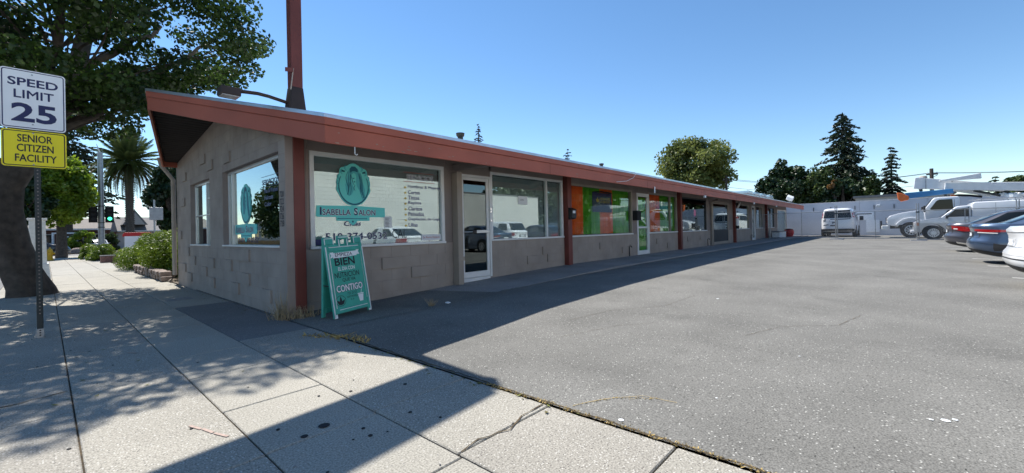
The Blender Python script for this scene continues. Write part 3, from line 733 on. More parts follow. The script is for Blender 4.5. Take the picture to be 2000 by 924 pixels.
MB().tube([(39.2, 6.0, 2.88), (39.2, 6.0, 3.15)], .03).build("stem", "galv", t); MB().obox((39.25, 5.95, 3.27), (.28, .0, .09), (0, .2, .1), (-.03, -.05, .12)).build("lamp_head", "worn_white", t, bevel=.03)
# small fittings under the eave: hooks, hanging tag, loose wire
b = MB(); b.tube([(2.86,5.46,2.41),(2.86,5.46,2.31),(2.88,5.46,2.29),(2.90,5.46,2.31)], .007, 5); b.build("hook", "worn_white", bld)
b = MB(); b.tube([(11.15,5.40,2.79),(11.22,5.36,2.74),(11.1,5.38,2.62),(10.75,5.41,2.50),(10.2,5.43,2.44)], .007, 5); b.build("loose_wire", "worn_white", bld)
b = MB(); b.obox((12.6,5.42,2.36), (.03,0,0), (0,.004,0), (.01,0,.1)); b.build("hanging_tag", "ink_white", bld)
for x in (17.3, 25.2, 31.0): MB().obox((x,5.43,2.37), (.06,0,0), (0,.03,0), (0,0,.045)).build("clip", "worn_white", bld)
# ================================================================== SIGNS AND SMALL THINGS AT THE SHOP
def logo(root, O, Rt, U, s, off, mirror=False):
    """salon emblem: scalloped plate, woman's head and long hair in a leaf wreath. O = centre of oval, s = half height"""
    O = Vector(O); out = []
    for k in range(72):
        a = 2*math.pi*k/72; r = 1.0
        x, y = .86*math.cos(a), 1.0*math.sin(a)
        bump = 0
        for c, wdt, h in ((90, 24, .15), (48, 12, .17), (132, 12, .17), (15, 10, .06), (165, 10, .06), (-12, 9, .07), (192, 9, .07)):
            d = (math.degrees(a)-c+180) % 360-180; bump = max(bump, h*math.exp(-(d/wdt)**2))
        out.append((x*(1+bump)*s, y*(1+bump*.9)*s))
    pl = poly(out, "teal_plate", root, "emblem", O, Rt, U, off, .004)
    def arc(fn, n, w, m="teal_dark", lift=.0055):
        pts = [fn(i/n) for i in range(n+1)]; L, Rr = [], []
        for i, p in enumerate(pts):
            q = pts[min(i+1, n)]; o = pts[max(i-1, 0)]; d = Vector((q[0]-o[0], q[1]-o[1])).normalized(); nn = Vector((-d.y, d.x))
            t = w*1.7*(math.sin(math.pi*min(max(i/n, .08), .92))**.5); L.append((p[0]+nn.x*t, p[1]+nn.y*t)); Rr.append((p[0]-nn.x*t, p[1]-nn.y*t))
        return poly([(a*s, b*s) for a, b in L+Rr[::-1]], m, pl, "line", O, Rt, U, off+lift, .001)
    arc(lambda t: (.78*math.cos(R(150+240*t)), .90*math.sin(R(150+240*t))-.02), 40, .022)
    hair = [(-.02,.93),(-.20,.86),(-.30,.70),(-.34,.5),(-.38,.28),(-.44,.05),(-.42,-.2),(-.36,-.42),(-.26,-.52),(-.12,-.42),(0,-.18),(-.04,.0),(-.1,.15),(-.16,.35),(-.12,.55),(-.0,.66),(.10,.62),(.14,.45),(.12,.2),(.16,.0),(.28,-.2),(.40,-.5),(.46,-.72),(.58,-.55),(.60,-.2),(.52,.1),(.42,.35),(.36,.6),(.26,.82),(.12,.92)]
    poly([(a*s, b*s) for a, b in hair], "teal_mid", pl, "hair", O, Rt, U, off+.0042, .001)
    poly([(a*s, b*s) for a, b in [(-.2,.86),(-.10,.97),(.08,.98),(.22,.86),(.22,.7),(.08,.74),(-.04,.74),(-.2,.66)]], "teal_dark", pl, "hair", O, Rt, U, off+.0054, .001)
    for dx, x0, k in ((-.02, -.28, .5), (-.08, -.33, .3), (.02, -.22, .7), (-.05, -.16, .4)):
        arc(lambda t: (x0+dx*math.sin(6*t)-.06*t+.1*(1-t)*k, .7-1.15*t), 14, .010)
    for x0, k in ((.22, .28), (.30, .22), (.36, .2), (.27, .14)):
        arc(lambda t: (x0+k*t+.03*math.sin(7*t), .66-1.25*t), 14, .010)
    arc(lambda t: (-.14+.02*math.sin(5*t)+.18*t*t, .56-.52*t), 10, .011); arc(lambda t: (.03+.03*math.cos(6*t), .06-.3*t), 8, .009)
    arc(lambda t: (-.06+.1*t, .40-.02*math.sin(3.1*t)), 5, .014); arc(lambda t: (0+.07*t, .20+.015*math.sin(3.1*t)), 5, .018)
    for sg in (-1, 1):
        for i in range(5):
            a = R(-20+i*20); cx, cy = sg*.80*math.cos(a), .86*math.sin(a)
            arc(lambda t: (cx+sg*(.10*math.sin(3*t)-.02)*(1-t*.4), cy+.26*t), 7, .022, "teal_mid")
        arc(lambda t: (sg*(.46+.16*math.sin(3.14*t)), .68+.14*t-.12*t*t), 7, .028)
    return pl
def salon_sign(name, lab, O, Rt, U, s, off=.003):
    """emblem over the name plate, all set out from the oval's centre"""
    t = thing(name, lab, "window sign", O); O = Vector(O); Rv, Uv = Vector(Rt), Vector(U)
    logo(t, O, Rt, U, s, off)
    w = s*3.62; h = s*.56; P0 = O-Rv*(w*.525)-Uv*(s*1.0+h)
    nm = poly([(0,.02),(w*.02,0),(w*.27,0),(w*.27,-h*.32),(w*.43,-h*.34),(w*.47,-h*.62),(w*.5,-h*.75),(w*.53,-h*.62),(w*.57,-h*.34),(w*.75,-h*.32),(w*.75,0),(w*.98,0),(w,.02),(w*.995,h*.9),(w*.62,h),(w*.38,h),(w*.01,h*.96)], "teal_plate", t, "name_plate", P0, Rt, U, off, .004)
    for d, m, bo in ((.0050, "ink_white", .075), (.0062, "navy_ink", .018)):
        x = w*.05
        for s_, wd, hh in (("I", .022, .66), ("SABELLA", .385, .50), ("S", .055, .66), ("ALON", .255, .50)):
            text(s_, m, nm, P0+Rv*x+Uv*(h*.17), Rt, U, w*wd, h*hh, bold=bo, depth=off+d); x += w*wd+w*(.012 if len(s_) == 1 else .05)
    poly([(w*.29,-h*.17),(w*.71,-h*.17),(w*.71,-h*.11),(w*.29,-h*.11)], "teal_dark", nm, "line", P0, Rt, U, off+.0045, .001)
    poly([(w*.485,-h*.4),(w*.5,-h*.52),(w*.515,-h*.4),(w*.5,-h*.28)], "teal_dark", nm, "line", P0, Rt, U, off+.0045, .001)
    for a in (.285, .70): poly([(w*a,-h*.2),(w*(a+.015),-h*.14),(w*a,-h*.08)], "teal_dark", nm, "line", P0, Rt, U, off+.0045, .001)
    return t
XR, XU = (1, 0, 0), (0, 0, 1); yg = YF+.03
salon_sign("salon_sign", "teal Isabella Salon emblem with name plate on the front window glass", (3.48, yg, 2.015), XR, XU, .335)
t = thing("phone_lettering", "dark blue Citas and phone number lettering under the salon name plate", "lettering", (3.5, yg, 1.2))
for m, d, bo in (("ink_white", .002, .05), ("navy_ink", .004, .01)):
    text("Citas", m, t, (3.30, yg, 1.345), XR, XU, .30, .085, bold=bo, depth=d, shear=.25)
    text("510-374-0532", m, t, (2.99, yg, 1.115), XR, XU, 1.10, .115, bold=bo, depth=d)
t = thing("service_lettering", "Servicios price list lettering on the right half of the salon window", "lettering", (4.9, yg, 1.8))
mat("ink_lilac", (.10, .10, .24), .6, var=.1)
for z in (2.335, 2.165): poly([(0, 0), (.70, -.0), (.70, .008), (0, .008)], "ink_red", t, "rule_line", (4.46, yg, z), XR, XU, .002, .001)
for m, d, bo in (("ink_white", .002, .09), ("navy_ink", .004, .0)): text("SERVICIOS", m, t, (4.53, yg, 2.21), XR, XU, .60, .085, bold=bo, depth=d)
for i, (s, w) in enumerate((("Hombres & Mujeres", .76), ("Cortes", .26), ("Tintes", .25), ("Rayitos", .29), ("Claritos", .31), ("Peinados", .35), ("Depilacion de Ceja", .72), ("Uñas", .2))):
    z = 2.035-i*.102
    text(s, "ink_lilac", t, (4.55, yg, z), XR, XU, w, .075, bold=.012, depth=.002)
    poly([(0, .02), (.03, 0), (.06, .02), (.03, .045)], "ink_gold", t, "bullet", (4.46, yg, z), XR, XU, .002, .001)
t = thing("space_notice", "small white plaque with red words in lower right corner of salon window", "notice", (5.1, yg, 1.1))
poly(rrect(.46, .115, .01), "plate", t, "plaque", (4.83, yg, 1.055), XR, XU, .003, .006); text("Se Renta Espacio", "ink_red", t, (4.86, yg, 1.085), XR, XU, .40, .05, depth=.0105)
t = thing("paper_notice", "small grey printed notice taped right of the salon name plate", "notice", (4.1, yg, 1.4))
poly([(0, 0), (.15, 0), (.15, .2), (0, .2)], "worn_white", t, "paper", (4.04, yg, 1.31), XR, XU, .003, .002)
b = MB()
for i in range(7): b.prism([Vector((4.055, yg-.006, 1.33+i*.024)), Vector((4.055+random.uniform(.06, .12), yg-.006, 1.33+i*.024)), Vector((4.12, yg-.006, 1.338+i*.024)), Vector((4.055, yg-.006, 1.338+i*.024))], (0, -.001, 0))
b.build("printed_lines", "ink_black", t)
text("CAL", "ink_black", tag(thing("window_scrawl", "thin black hand lettering beside the phone number on salon glass", "lettering", (4.3, yg, 1.2))), (4.20, yg, 1.12), XR, XU, .30, .16, bold=-.01, depth=.002)
b = MB(); b.obox((2.95, yg-.02, 1.09), (.13, 0, 0), (0, .01, 0), (0, 0, .045)); tag(b.build("blue_sticker", "navy_ink", None), "dark blue card in the lower left corner of the salon window", "card")
t = thing("window_notice", "white paper notice taped inside the wide window by the first door", "notice", (7.85, 6.7, 1.9))
poly([(0, 0), (.34, 0), (.34, .2), (0, .2)], "ink_white", t, "paper", (7.67, yg, 1.84), XR, XU, .003, .002); text("OPEN", "grey_graphic", t, (7.74, yg, 1.93), XR, XU, .14, .04, depth=.006)
# mirror twin of the salon sign on the street window
SR, SU = (0, -1, 0), (0, 0, 1); xg = XG+.12
salon_sign("salon_sign", "teal Isabella Salon emblem and name plate on the street side window", (xg, 8.72, 1.78), SR, SU, .34)
t = thing("service_lettering", "faint service list lettering high on the street side window", "lettering", (xg, 7.4, 2))
mat("ink_faint", (.16, .19, .30), .6, var=.1)
text("SERVICIOS", "ink_faint", t, (xg, 7.85, 2.06), SR, SU, .75, .08, depth=.002, bold=.02)
for i, s in enumerate(("Men & Women", "Haircuts", "Color")): text(s, "ink_faint", t, (xg, 7.75, 1.92-i*.11), SR, SU, [.6, .4, .32][i], .07, depth=.002, bold=.02)
for z in (2.19, 2.02): poly([(0, 0), (.8, 0), (.8, .006), (0, .006)], "ink_faint", t, "rule_line", (xg, 7.88, z), SR, SU, .002, .001)
text("510-374-0532", "navy_ink", tag(thing("phone_lettering", "dark phone number lettering low on the street side window", "lettering", (xg, 8.6, 1.1))), (xg, 9.2, 1.10), SR, SU, 1.1, .1, depth=.002)
# hanging board in the curtained window
t = thing("hanging_sign", "dark hanging board with gold leaf mark inside the curtained window", "sign", (11.7, 6.8, 2.0))
MB().box(11.12, 12.30, 6.735, 6.75, 1.72, 2.32).build("board", "navy_ink", t, bevel=.01)
MB().tube([(11.15, 6.745, 2.33), (11.7, 6.745, 2.36), (12.3, 6.745, 2.34)], .02).build("rail", "black", t)
def leaf3(par, O, Rt, U, s, m, off):
    for a in (-42, 0, 42):
        c, q = math.cos(R(a)), math.sin(R(a)); pts = [(0, 0), (.17, .38), (.12, .7), (0, 1.), (-.12, .7), (-.17, .38)]
        if a: pts = [(x*1.1, y*.78) for x, y in pts]
        poly([((x*c+y*q)*s, (-x*q+y*c)*s) for x, y in pts], m, par, "leaf_mark", O, Rt, U, off, .001)
leaf3(t, (11.42, 6.735, 2.02), XR, XU, .18, "ink_gold", .002)
text("HERBALIFE", "ink_gold", t, (11.55, 6.735, 2.10), XR, XU, .62, .07, depth=.002); text("NUTRITION", "ink_gold", t, (11.55, 6.735, 2.0), XR, XU, .62, .07, depth=.002)
# neon and cone-shaped stand in the dark window
t = thing("neon_sign", "small glowing pink neon mark inside the dark window", "neon sign", (20.6, 6.9, 1.9))
for a in range(4): MB().tube([(20.5-.16*math.cos(a*.785), 6.9, 1.85-.16*math.sin(a*.785)), (20.5+.16*math.cos(a*.785), 6.9, 1.85+.16*math.sin(a*.785))], .02, 6).build("tube", "neon_pink", t)
t = thing("display_lantern", "pale tiered lantern standing inside the dark window", "lantern", (19.9, 7.0, 1.05))
for i in range(5): MB().lathe([(.22-.03*i, 0), (.2-.03*i, .03), (.05, .05), (.05, .2)], (19.9, 7.05, 1.1+i*.2), n=12).build("tier", "worn_white", t)
# letter boxes
t = thing("letter_box", "black wall letter box with white label on second red post", "letter box", (9.6, 6.45, 1.5))
MB().prism([(9.50, 6.52, 1.47), (9.50, 6.40, 1.50), (9.50, 6.40, 1.72), (9.50, 6.52, 1.78)], (.22, 0, 0)).build("box", "black", t, bevel=.01)
MB().hexa([(9.49,6.39,1.71),(9.73,6.39,1.71),(9.73,6.52,1.775),(9.49,6.52,1.775),(9.49,6.385,1.735),(9.73,6.385,1.735),(9.73,6.52,1.80),(9.49,6.52,1.80)]).build("lid", "black", t, bevel=.006)
MB().box(9.54, 9.66, 6.392, 6.397, 1.64, 1.72).build("paper_label", "ink_white", t)
t = thing("letter_box", "square black letter box on the pier beside the second door", "letter box", (13.77, 6.6, 1.5))
MB().box(13.62, 13.93, 6.50, 6.676, 1.47, 1.76).build("box", "black_matte", t, bevel=.012); MB().box(13.60, 13.95, 6.48, 6.676, 1.765, 1.80).build("lid", "black_matte", t, bevel=.008)
t = thing("notice_box", "white notice box with dark base on the fourth red post", "notice box", (26.1, 6.5, 1.3))
MB().box(25.95, 26.25, 6.44, 6.525, 1.22, 1.62).build("panel", "worn_white", t, bevel=.01); MB().box(25.95, 26.25, 6.42, 6.525, 1.03, 1.21).build("tray", "black_matte", t, bevel=.01)
t = thing("wall_lamp", "slanted white tube lamp high on the fourth red post", "lamp", (26.0, 6.45, 2.4)); MB().tube([(25.9, 6.4, 2.2), (26.15, 6.35, 2.5)], .05, 8).build("tube", "worn_white", t, smooth=True); MB().box(25.98, 26.1, 6.4, 6.53, 2.36, 2.46).build("bracket", "galv_dark", t)
t = thing("bucket", "red round bucket at the far end of the walkway", "bucket", (38.7, 6.0, walkz(38.7))); z = walkz(38.7)
MB().lathe([(.24, 0), (.33, .25), (.34, .45), (.28, .55)], (38.7, 6.0, z), n=16).build("pail", "bucket_red", t, smooth=True); MB().lathe([(.29, .55), (.30, .58), (.1, .62)], (38.7, 6.0, z), n=16).build("lid", "black_matte", t)
t = thing("storage_box", "low white storage boxes under the far glazed end window", "box", (35.8, 6.1, walkz(36))); z = walkz(36)
MB().box(34.6, 36.9, 5.9, 6.4, z, z+.42).build("box", "worn_white", t, bevel=.03); MB().box(34.55, 36.95, 5.87, 6.43, z+.42, z+.48).build("lid", "grey_graphic", t, bevel=.02)
# ---------------- pole sign on the corner post
pole = thing("pole_sign", "tall red square post carrying a sign board through the roof corner", "pole sign", (2.52, 6.57, 0))
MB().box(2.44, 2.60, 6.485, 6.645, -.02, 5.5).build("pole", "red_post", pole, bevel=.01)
MB().hexa([(2.405,6.45,3.02),(2.635,6.45,3.02),(2.635,6.68,3.12),(2.405,6.68,3.12),(2.436,6.481,3.40),(2.604,6.481,3.40),(2.604,6.649,3.40),(2.436,6.649,3.40)]).build("flashing", "bronze", pole, bevel=.012)
MB().hexa([(2.34,6.38,2.95),(2.70,6.38,2.95),(2.70,6.75,3.06),(2.34,6.75,3.06),(2.34,6.38,3.01),(2.70,6.38,3.01),(2.70,6.75,3.12),(2.34,6.75,3.12)]).build("base_plate", "bronze", pole)
MB().obox((2.40, 6.46, 3.62), (.055, .0, .01), (0, .006, 0), (0, 0, .03)).build("tab", "red_post", pole); MB().obox((2.445, 6.48, 3.50), (.008, .003, .0), (0, .004, 0), (.02, 0, .16)).build("peeling_strip", "taupe_light", pole)
sb = MB(); a = R(7); dx = Vector((-math.cos(a), -math.sin(a), 0)); dy = Vector((-dx.y, dx.x, 0)); q = Vector((2.46, 6.56, 0))
c = q+dx*1.75; sb.obox((c.x, c.y, 5.36), dx*1.75, dy*.11, (0, 0, .50)); sb.build("sign_board", "sign_white", pole, bevel=.03)
MB().lathe([(.05, 5.48), (.05, 5.7), (.12, 5.72), (.02, 5.95)], (2.52, 6.57, 0), n=10).build("finial", "red_post", pole)
# flood light on a goose-neck arm from the pole
t = thing("sign_floodlight", "dark box floodlight on a curved arm over the roof corner", "floodlight", (2.45, 6.6, 3.2))
MB().tube([(2.46,6.6,3.16),(2.36,6.6,3.18),(2.16,6.6,3.21),(2.02,6.6,3.218),(1.86,6.6,3.205),(1.78,6.6,3.195)], .026, 8).build("arm", "bronze", t, smooth=True)
b = MB(); b.obox((1.68, 6.6, 3.155), (.115, 0, .0), (0, .11, 0), (-.0, 0, .055)); b.build("lamp_head", "bronze", t, bevel=.012); MB().obox((1.68, 6.6, 3.097), (.10, 0, 0), (0, .095, 0), (0, 0, .004)).build("lens", "lamp_clear", t)
MB().tube([(1.80,6.6,3.195),(1.72,6.6,3.18)], .045, 8).build("collar", "bronze", t)
# ---------------- A-frame
af = thing("a_frame_sign", "green and white hand lettered A-frame board on the walkway", "a-frame sign", (2.95, 5.9, walkz(3)))
zt = .045; A0, A1 = Vector((2.635, 5.70, zt)), Vector((3.27, 5.86, zt+.02))
Rt = (A1-A0); W = Rt.length; Rt.normalize(); back = Vector((-Rt.y, Rt.x, 0)).normalized()
U = (Vector((0, 0, 1))*1.08+back*.20-Rt*.0).normalized(); N = Rt.cross(U); H = 1.10
def aframe_panel(O, Rt, U, name, face):
    N = Rt.cross(U); fr = MB()
    def bar(a, b_, c, d, t0=-.02, t1=.02): fr.prism([O+Rt*a+U*c+N*t0, O+Rt*b_+U*c+N*t0, O+Rt*b_+U*d+N*t0, O+Rt*a+U*d+N*t0], N*(t1-t0))
    e = .05
    bar(0, e, .0, 1.03); bar(W-e, W, .0, 1.03); bar(e+.001, W-e-.001, .055, .125); bar(e+.001, W-e-.001, .93, .99)
    bar(0, .15, 1.031, 1.12); bar(W-.15, W, 1.031, 1.12); bar(.235, .275, .991, 1.10); bar(W-.275, W-.235, .991, 1.10); bar(.235, W-.235, 1.101, 1.135)
    bar(e+.001, .234, .991, 1.03); bar(W-.234, W-e-.001, .991, 1.03); bar(.276, W-.276, .991, 1.015)
    p = fr.build(name, "frame_green", af, bevel=.006, seg=1)
    bd = MB(); bd.prism([O+Rt*(e-.004)+U*.12-N*.012, O+Rt*(W-e+.004)+U*.12-N*.012, O+Rt*(W-e+.004)+U*.935-N*.012, O+Rt*(e-.004)+U*.935-N*.012], N*.022); bd.build("board", "board_green", p)
    return p
fp = aframe_panel(A0, Rt, U, "front_panel", True)
# worn white edges of the frame
def wline(a, b_, c, d): 
    return poly([(a, c), (b_, c), (b_, d), (a, d)], "worn_white", fp, "worn_edge", A0, Rt, U, .0205, .0015)
for a, b_, c, d in ((.0, .018, .02, 1.0), (W-.016, W, .0, .97), (.05, .06, .13, .90), (.0, .05, .0, .05), (W-.05, W, .0, .03), (.06, W-.07, .985, .995), (.0, .012, 1.03, 1.12), (.14, .15, 1.03, 1.11), (W-.15, W-.138, 1.03, 1.11), (W-.012, W, 1.03, 1.12), (.0, .15, 1.112, 1.121), (W-.15, W, 1.112, 1.121), (.235, .25, 1., 1.1), (W-.275, W-.262, 1., 1.1), (.24, W-.24, 1.122, 1.135), (.10, W-.06, .10, .108), (W-.054, W-.05, .2, .9)): wline(a, b_, c, d)
def bt(s, m, x, z, w, h, bold=.02, shear=0.): text(s, m, fp, A0+Rt*x+U*z, Rt, U, w, h, bold=bold, depth=.0125, shear=shear)
poly([(.07,.835),(.12,.85),(.12,.83),(W-.12,.845),(W-.12,.86),(W-.065,.86),(W-.085,.90),(W-.065,.935),(W-.12,.93),(W-.12,.915),(.13,.905),(.13,.92),(.07,.915),(.09,.875)], "ink_white", fp, "banner", A0, Rt, U, .0102, .0012)
bt("EMPIEZA", "ink_black", .155, .852, .30, .05, .01)
bt("BIEN", "ink_black", .135, .725, .345, .105, .04)
bt("EL DIA CON", "ink_white", .175, .648, .29, .052, .02)
bt("NUTRICION", "ink_black", .10, .548, .43, .075, .01)
bt("QUE VA", "ink_black", .22, .478, .23, .056, .01)
for m, d, bo in (("ink_black", .0115, .10), ("ink_white", .013, .035)): text("CONTIGO", m, fp, A0+Rt*.10+U*.348, Rt, U, .455, .092, bold=bo, depth=d)
bt("722 D ST", "ink_black", .27, .292, .17, .032, 0); bt("HAYWARD", "ink_black", .255, .245, .185, .03, 0); bt("C A", "ink_black", .315, .205, .06, .026, 0)
ringp = [(.145+.085*math.cos(R(k*12)), .225+.075*math.sin(R(k*12))) for k in range(30)]
poly(ringp+[ringp[0]]+[(.145+.079*math.cos(R(-k*12)), .225+.069*math.sin(R(-k*12))) for k in range(31)], "ink_black", fp, "leaf_mark", A0, Rt, U, .0102, .001)
leaf3(fp, A0+Rt*.145+U*.165, Rt, U, .125, "ink_black", .0105)
poly([(.475,.165),(.535,.165),(.552,.265),(.456,.265)], "ink_white", fp, "cup_drawing", A0, Rt, U, .0102, .0015); poly([(.45,.27),(.557,.27),(.557,.283),(.45,.283)], "ink_white", fp, "cup_drawing", A0, Rt, U, .0102, .0015); poly([(.51,.283),(.517,.283),(.535,.345),(.528,.345)], "ink_white", fp, "cup_drawing", A0, Rt, U, .0102, .0015)
for x, z in ((.03, .55), (.025, .98), (W-.025, .07), (W-.03, .62)): MB().lathe([(.012, 0), (.008, .004)], (0, 0, 0), n=8)
B0 = A0+back*.25; U2 = (Vector((0, 0, 1))*1.08-back*.035).normalized()
bp = aframe_panel(B0+Rt*W, -Rt, U2, "back_panel", False)
for x in (.01, W-.01): MB().tube([A0+Rt*x+U*.45, B0+Rt*x+U2*.45], .008, 6).build("spreader", "galv_dark", af)
# ---------------- speed limit sign
sg = thing("speed_sign", "white speed limit 25 sign over yellow senior citizen plate on steel post", "traffic sign", (-.06, 7.97, 0))
b = MB(); px, py = -.06, 7.99
b.box(px-.028, px+.028, py-.028, py+.028, .0, 3.30); post = b.build("post", "galv_dark", sg, bevel=.004)
hb = MB()
for i in range(70):
    z = .30+i*.045; hb.lathe([(.008, 0), (.008, -.0012)], (px, py-.0282, z), 'y', 8)
hb.build("post_hole", "taupe_dark", post, kind="stuff")
MB().box(px-.034, px+.034, py-.034, py+.034, -.02, .11).build("anchor_sleeve", "galv", sg, bevel=.003)
for z in (.03, .06, .09): MB().lathe([(.009, 0), (.009, -.002)], (px, py-.0342, z), 'y', 8).build("hole", "black", sg)
T = R(1.5); SRt = Vector((math.cos(T), math.sin(T), 0)); SUp = Vector((0, 0, 1))
def plate_sign(x0, z0, w, h, m, ink):
    O = Vector((x0, 7.955, z0)); p = poly(rrect(w, h, .035), m, sg, "speed_plate" if m == "sign_white" else "warning_plate", O, SRt, SUp, 0, .004)
    o = rrect(w-.024, h-.024, .028); i_ = rrect(w-.044, h-.044, .020); n = len(o)
    b = MB(); vs = [O+SRt*(x+.012)+SUp*(z+.012)+Vector((0, -.0052, 0)) for x, z in o]+[O+SRt*(x+.022)+SUp*(z+.022)+Vector((0, -.0052, 0)) for x, z in i_]
    b.add(vs, [(k, (k+1) % n, n+(k+1) % n, n+k) for k in range(n)]); b.build("border", ink, p); return p, O
p, O = plate_sign(-.352, 2.605, .545, .735, "sign_white", "navy_ink")
def st(p, O, s, m, x, z, w, h, bold): text(s, m, p, O+SRt*x+SUp*z, SRt, SUp, w, h, bold=bold, depth=.0056)
st(p, O, "SPEED", "navy_ink", .06, .53, .42, .10, .022); st(p, O, "LIMIT", "navy_ink", .11, .38, .33, .10, .022); st(p, O, "25", "navy_ink", .085, .085, .38, .235, .028)
p2, O2 = plate_sign(-.35, 2.135, .545, .455, "sign_yellow", "ink_black")
st(p2, O2, "SENIOR", "ink_black", .13, .31, .29, .09, .02); st(p2, O2, "CITIZEN", "ink_black", .125, .19, .305, .09, .02); st(p2, O2, "FACILITY", "ink_black", .11, .065, .345, .09, .02)
for z in (.06, .68): MB().lathe([(.009, -.010), (.006, -.002), (.004, 0)], (O.x+.26, O.y-.004, O.z+z), 'y', 8).build("bolt", "galv", sg)
for z in (.03, .42): MB().lathe([(.009, -.010), (.006, -.002), (.004, 0)], (O2.x+.26, O2.y-.004, O2.z+z), 'y', 8).build("bolt", "galv", sg)
# ================================================================== VEHICLES
def lp(o, par): o.parent = par; return o            # geometry given in the parent's own frame
def vehicle(name, label, loc, rz, cat="car"):
    o = thing(name, label, cat, loc); o.rotation_euler = (0, 0, rz); return o
class Shell:
    """closed body of stacked plan outlines; a: angle round the plan (0 front, 180 rear), t: 0 sill .. 1 top"""
    def __init__(s, L, W, levels, zb, zt, n=4.2, taper_f=.12, taper_r=.08):
        s.L, s.W, s.lv, s.zb, s.zt, s.n, s.tf, s.tr = L, W, levels, zb, zt, n, taper_f, taper_r
    def level(s, t):
        lv = s.lv
        if t <= lv[0][0]: return lv[0][1:]
        for p, q in zip(lv, lv[1:]):
            if t <= q[0]:
                f = (t-p[0])/(q[0]-p[0]); return tuple(p[i]+(q[i]-p[i])*f for i in range(1, 4))
        return lv[-1][1:]
    def at(s, a, t, off=0.):
        ri, fi, si = s.level(t); xr, xf, hy = ri-off, s.L-fi+off, s.W/2-si+off
        ca, sa = math.cos(R(a)), math.sin(R(a)); e = 2/s.n
        x = (xr+xf)/2+(xf-xr)/2*math.copysign(abs(ca)**e, ca); u = (x/s.L)
        tp = 1-s.tf*max(0, (u-.6)/.4)**2-s.tr*max(0, (.35-u)/.35)**2
        y = hy*tp*math.copysign(abs(sa)**e, sa)
        xb = min(max(x, 0), s.L); z = s.zb(xb)+(s.zt(xb)-s.zb(xb))*t
        return Vector((x, y, z))
    def fa(s, f):
        """plan angle off the car's long axis at which the outline reaches the fraction f of its half width"""
        return math.degrees(math.asin(min(1, f)**(s.n/2)))
    def angles(s, N=72): 
        return [360*k/N for k in range(N)]
    def mesh(s, ts, N=72, cap=((.82, .02), (.45, .035), (.1, .04))):
        b = MB(); A = s.angles(N); vs = [s.at(a, t) for t in ts for a in A]; top = vs[-N:]
        c = sum(top, Vector((0,0,0)))/N
        for f, up in cap:
            vs += [Vector((c.x+(p.x-c.x)*f, p.y*f, 0)) for p in top]
            for q in vs[-N:]: q.z = s.zt(min(max(q.x, 0), s.L))+up
        m = len(ts)+len(cap)
        fs = [(i*N+k, i*N+(k+1) % N, (i+1)*N+(k+1) % N, (i+1)*N+k) for i in range(m-1) for k in range(N)]
        fs += [tuple(range((m-1)*N, m*N)), tuple(range(N))[::-1]]
        b.add(vs, fs); return b
    def patch(s, a0, a1, t0, t1, off=.006, na=10, nt=4, thick=.012, shape=None):
        """piece lying on the shell between two angles and two heights; shape(u) -> (t0,t1) fractions"""
        b = MB(); vs = []
        for o in (off, off-thick):
            for i in range(na+1):
                u = i/na; lo, hi = shape(u) if shape else (0, 1)
                for j in range(nt+1):
                    v = lo+(hi-lo)*j/nt; vs.append(s.at(a0+(a1-a0)*u, t0+(t1-t0)*v, o))
        w = nt+1; k = (na+1)*w; fs = []
        for i in range(na):
            for j in range(nt):
                q = (i*w+j, (i+1)*w+j, (i+1)*w+j+1, i*w+j+1); fs += [q, tuple(x+k for x in q[::-1])]
        for i in range(na):
            for j in (0, nt): q = (i*w+j, (i+1)*w+j, (i+1)*w+j+k, i*w+j+k); fs.append(q)
        for j in range(nt):
            for i in (0, na): q = (i*w+j, i*w+j+1, i*w+j+1+k, i*w+j+k); fs.append(q)
        b.add(vs, fs); return b
def prof(T): return lambda x: (lambda i: i)(lerp_table(T, x))
def wheel(root, x, y, r=.33, w=.22, side=1, spokes=10, rimm="rim", rr=.62):
    b = MB(); b.lathe([(r*rr, -w/2), (r*.93, -w/2), (r, -w*.36), (r, w*.36), (r*.93, w/2), (r*rr, w/2)], (x, y, r), 'y', 28, cap=False)
    o = lp(b.build("wheel", "rubber", None, smooth=True), root)
    b = MB(); yo = y+side*(w/2-.012); b.lathe([(r*rr+.002, -.02*side), (r*rr+.002, .02*side), (r*rr*.9, .022*side), (r*rr*.88, -.01*side)], (x, yo, r), 'y', 28, cap=False)
    for k in range(spokes):
        a = 2*math.pi*k/spokes; ca, sa = math.cos(a), math.sin(a)
        b.obox((x+ca*r*rr*.48, yo, r+sa*r*rr*.48), (ca*r*rr*.45, 0, sa*r*rr*.45), (-sa*r*.045, 0, ca*r*.045), (0, .012, 0))
    b.lathe([(r*.13, -.01), (r*.13, .02)], (x, yo, r), 'y', 12); lp(b.build("rim", rimm, None), o)
    b = MB(); b.lathe([(r*rr*.88, -.01), (r*rr*.88, .0)], (x, yo-side*.03, r), 'y', 20); lp(b.build("brake_disc", "plastic_dark", None), o)
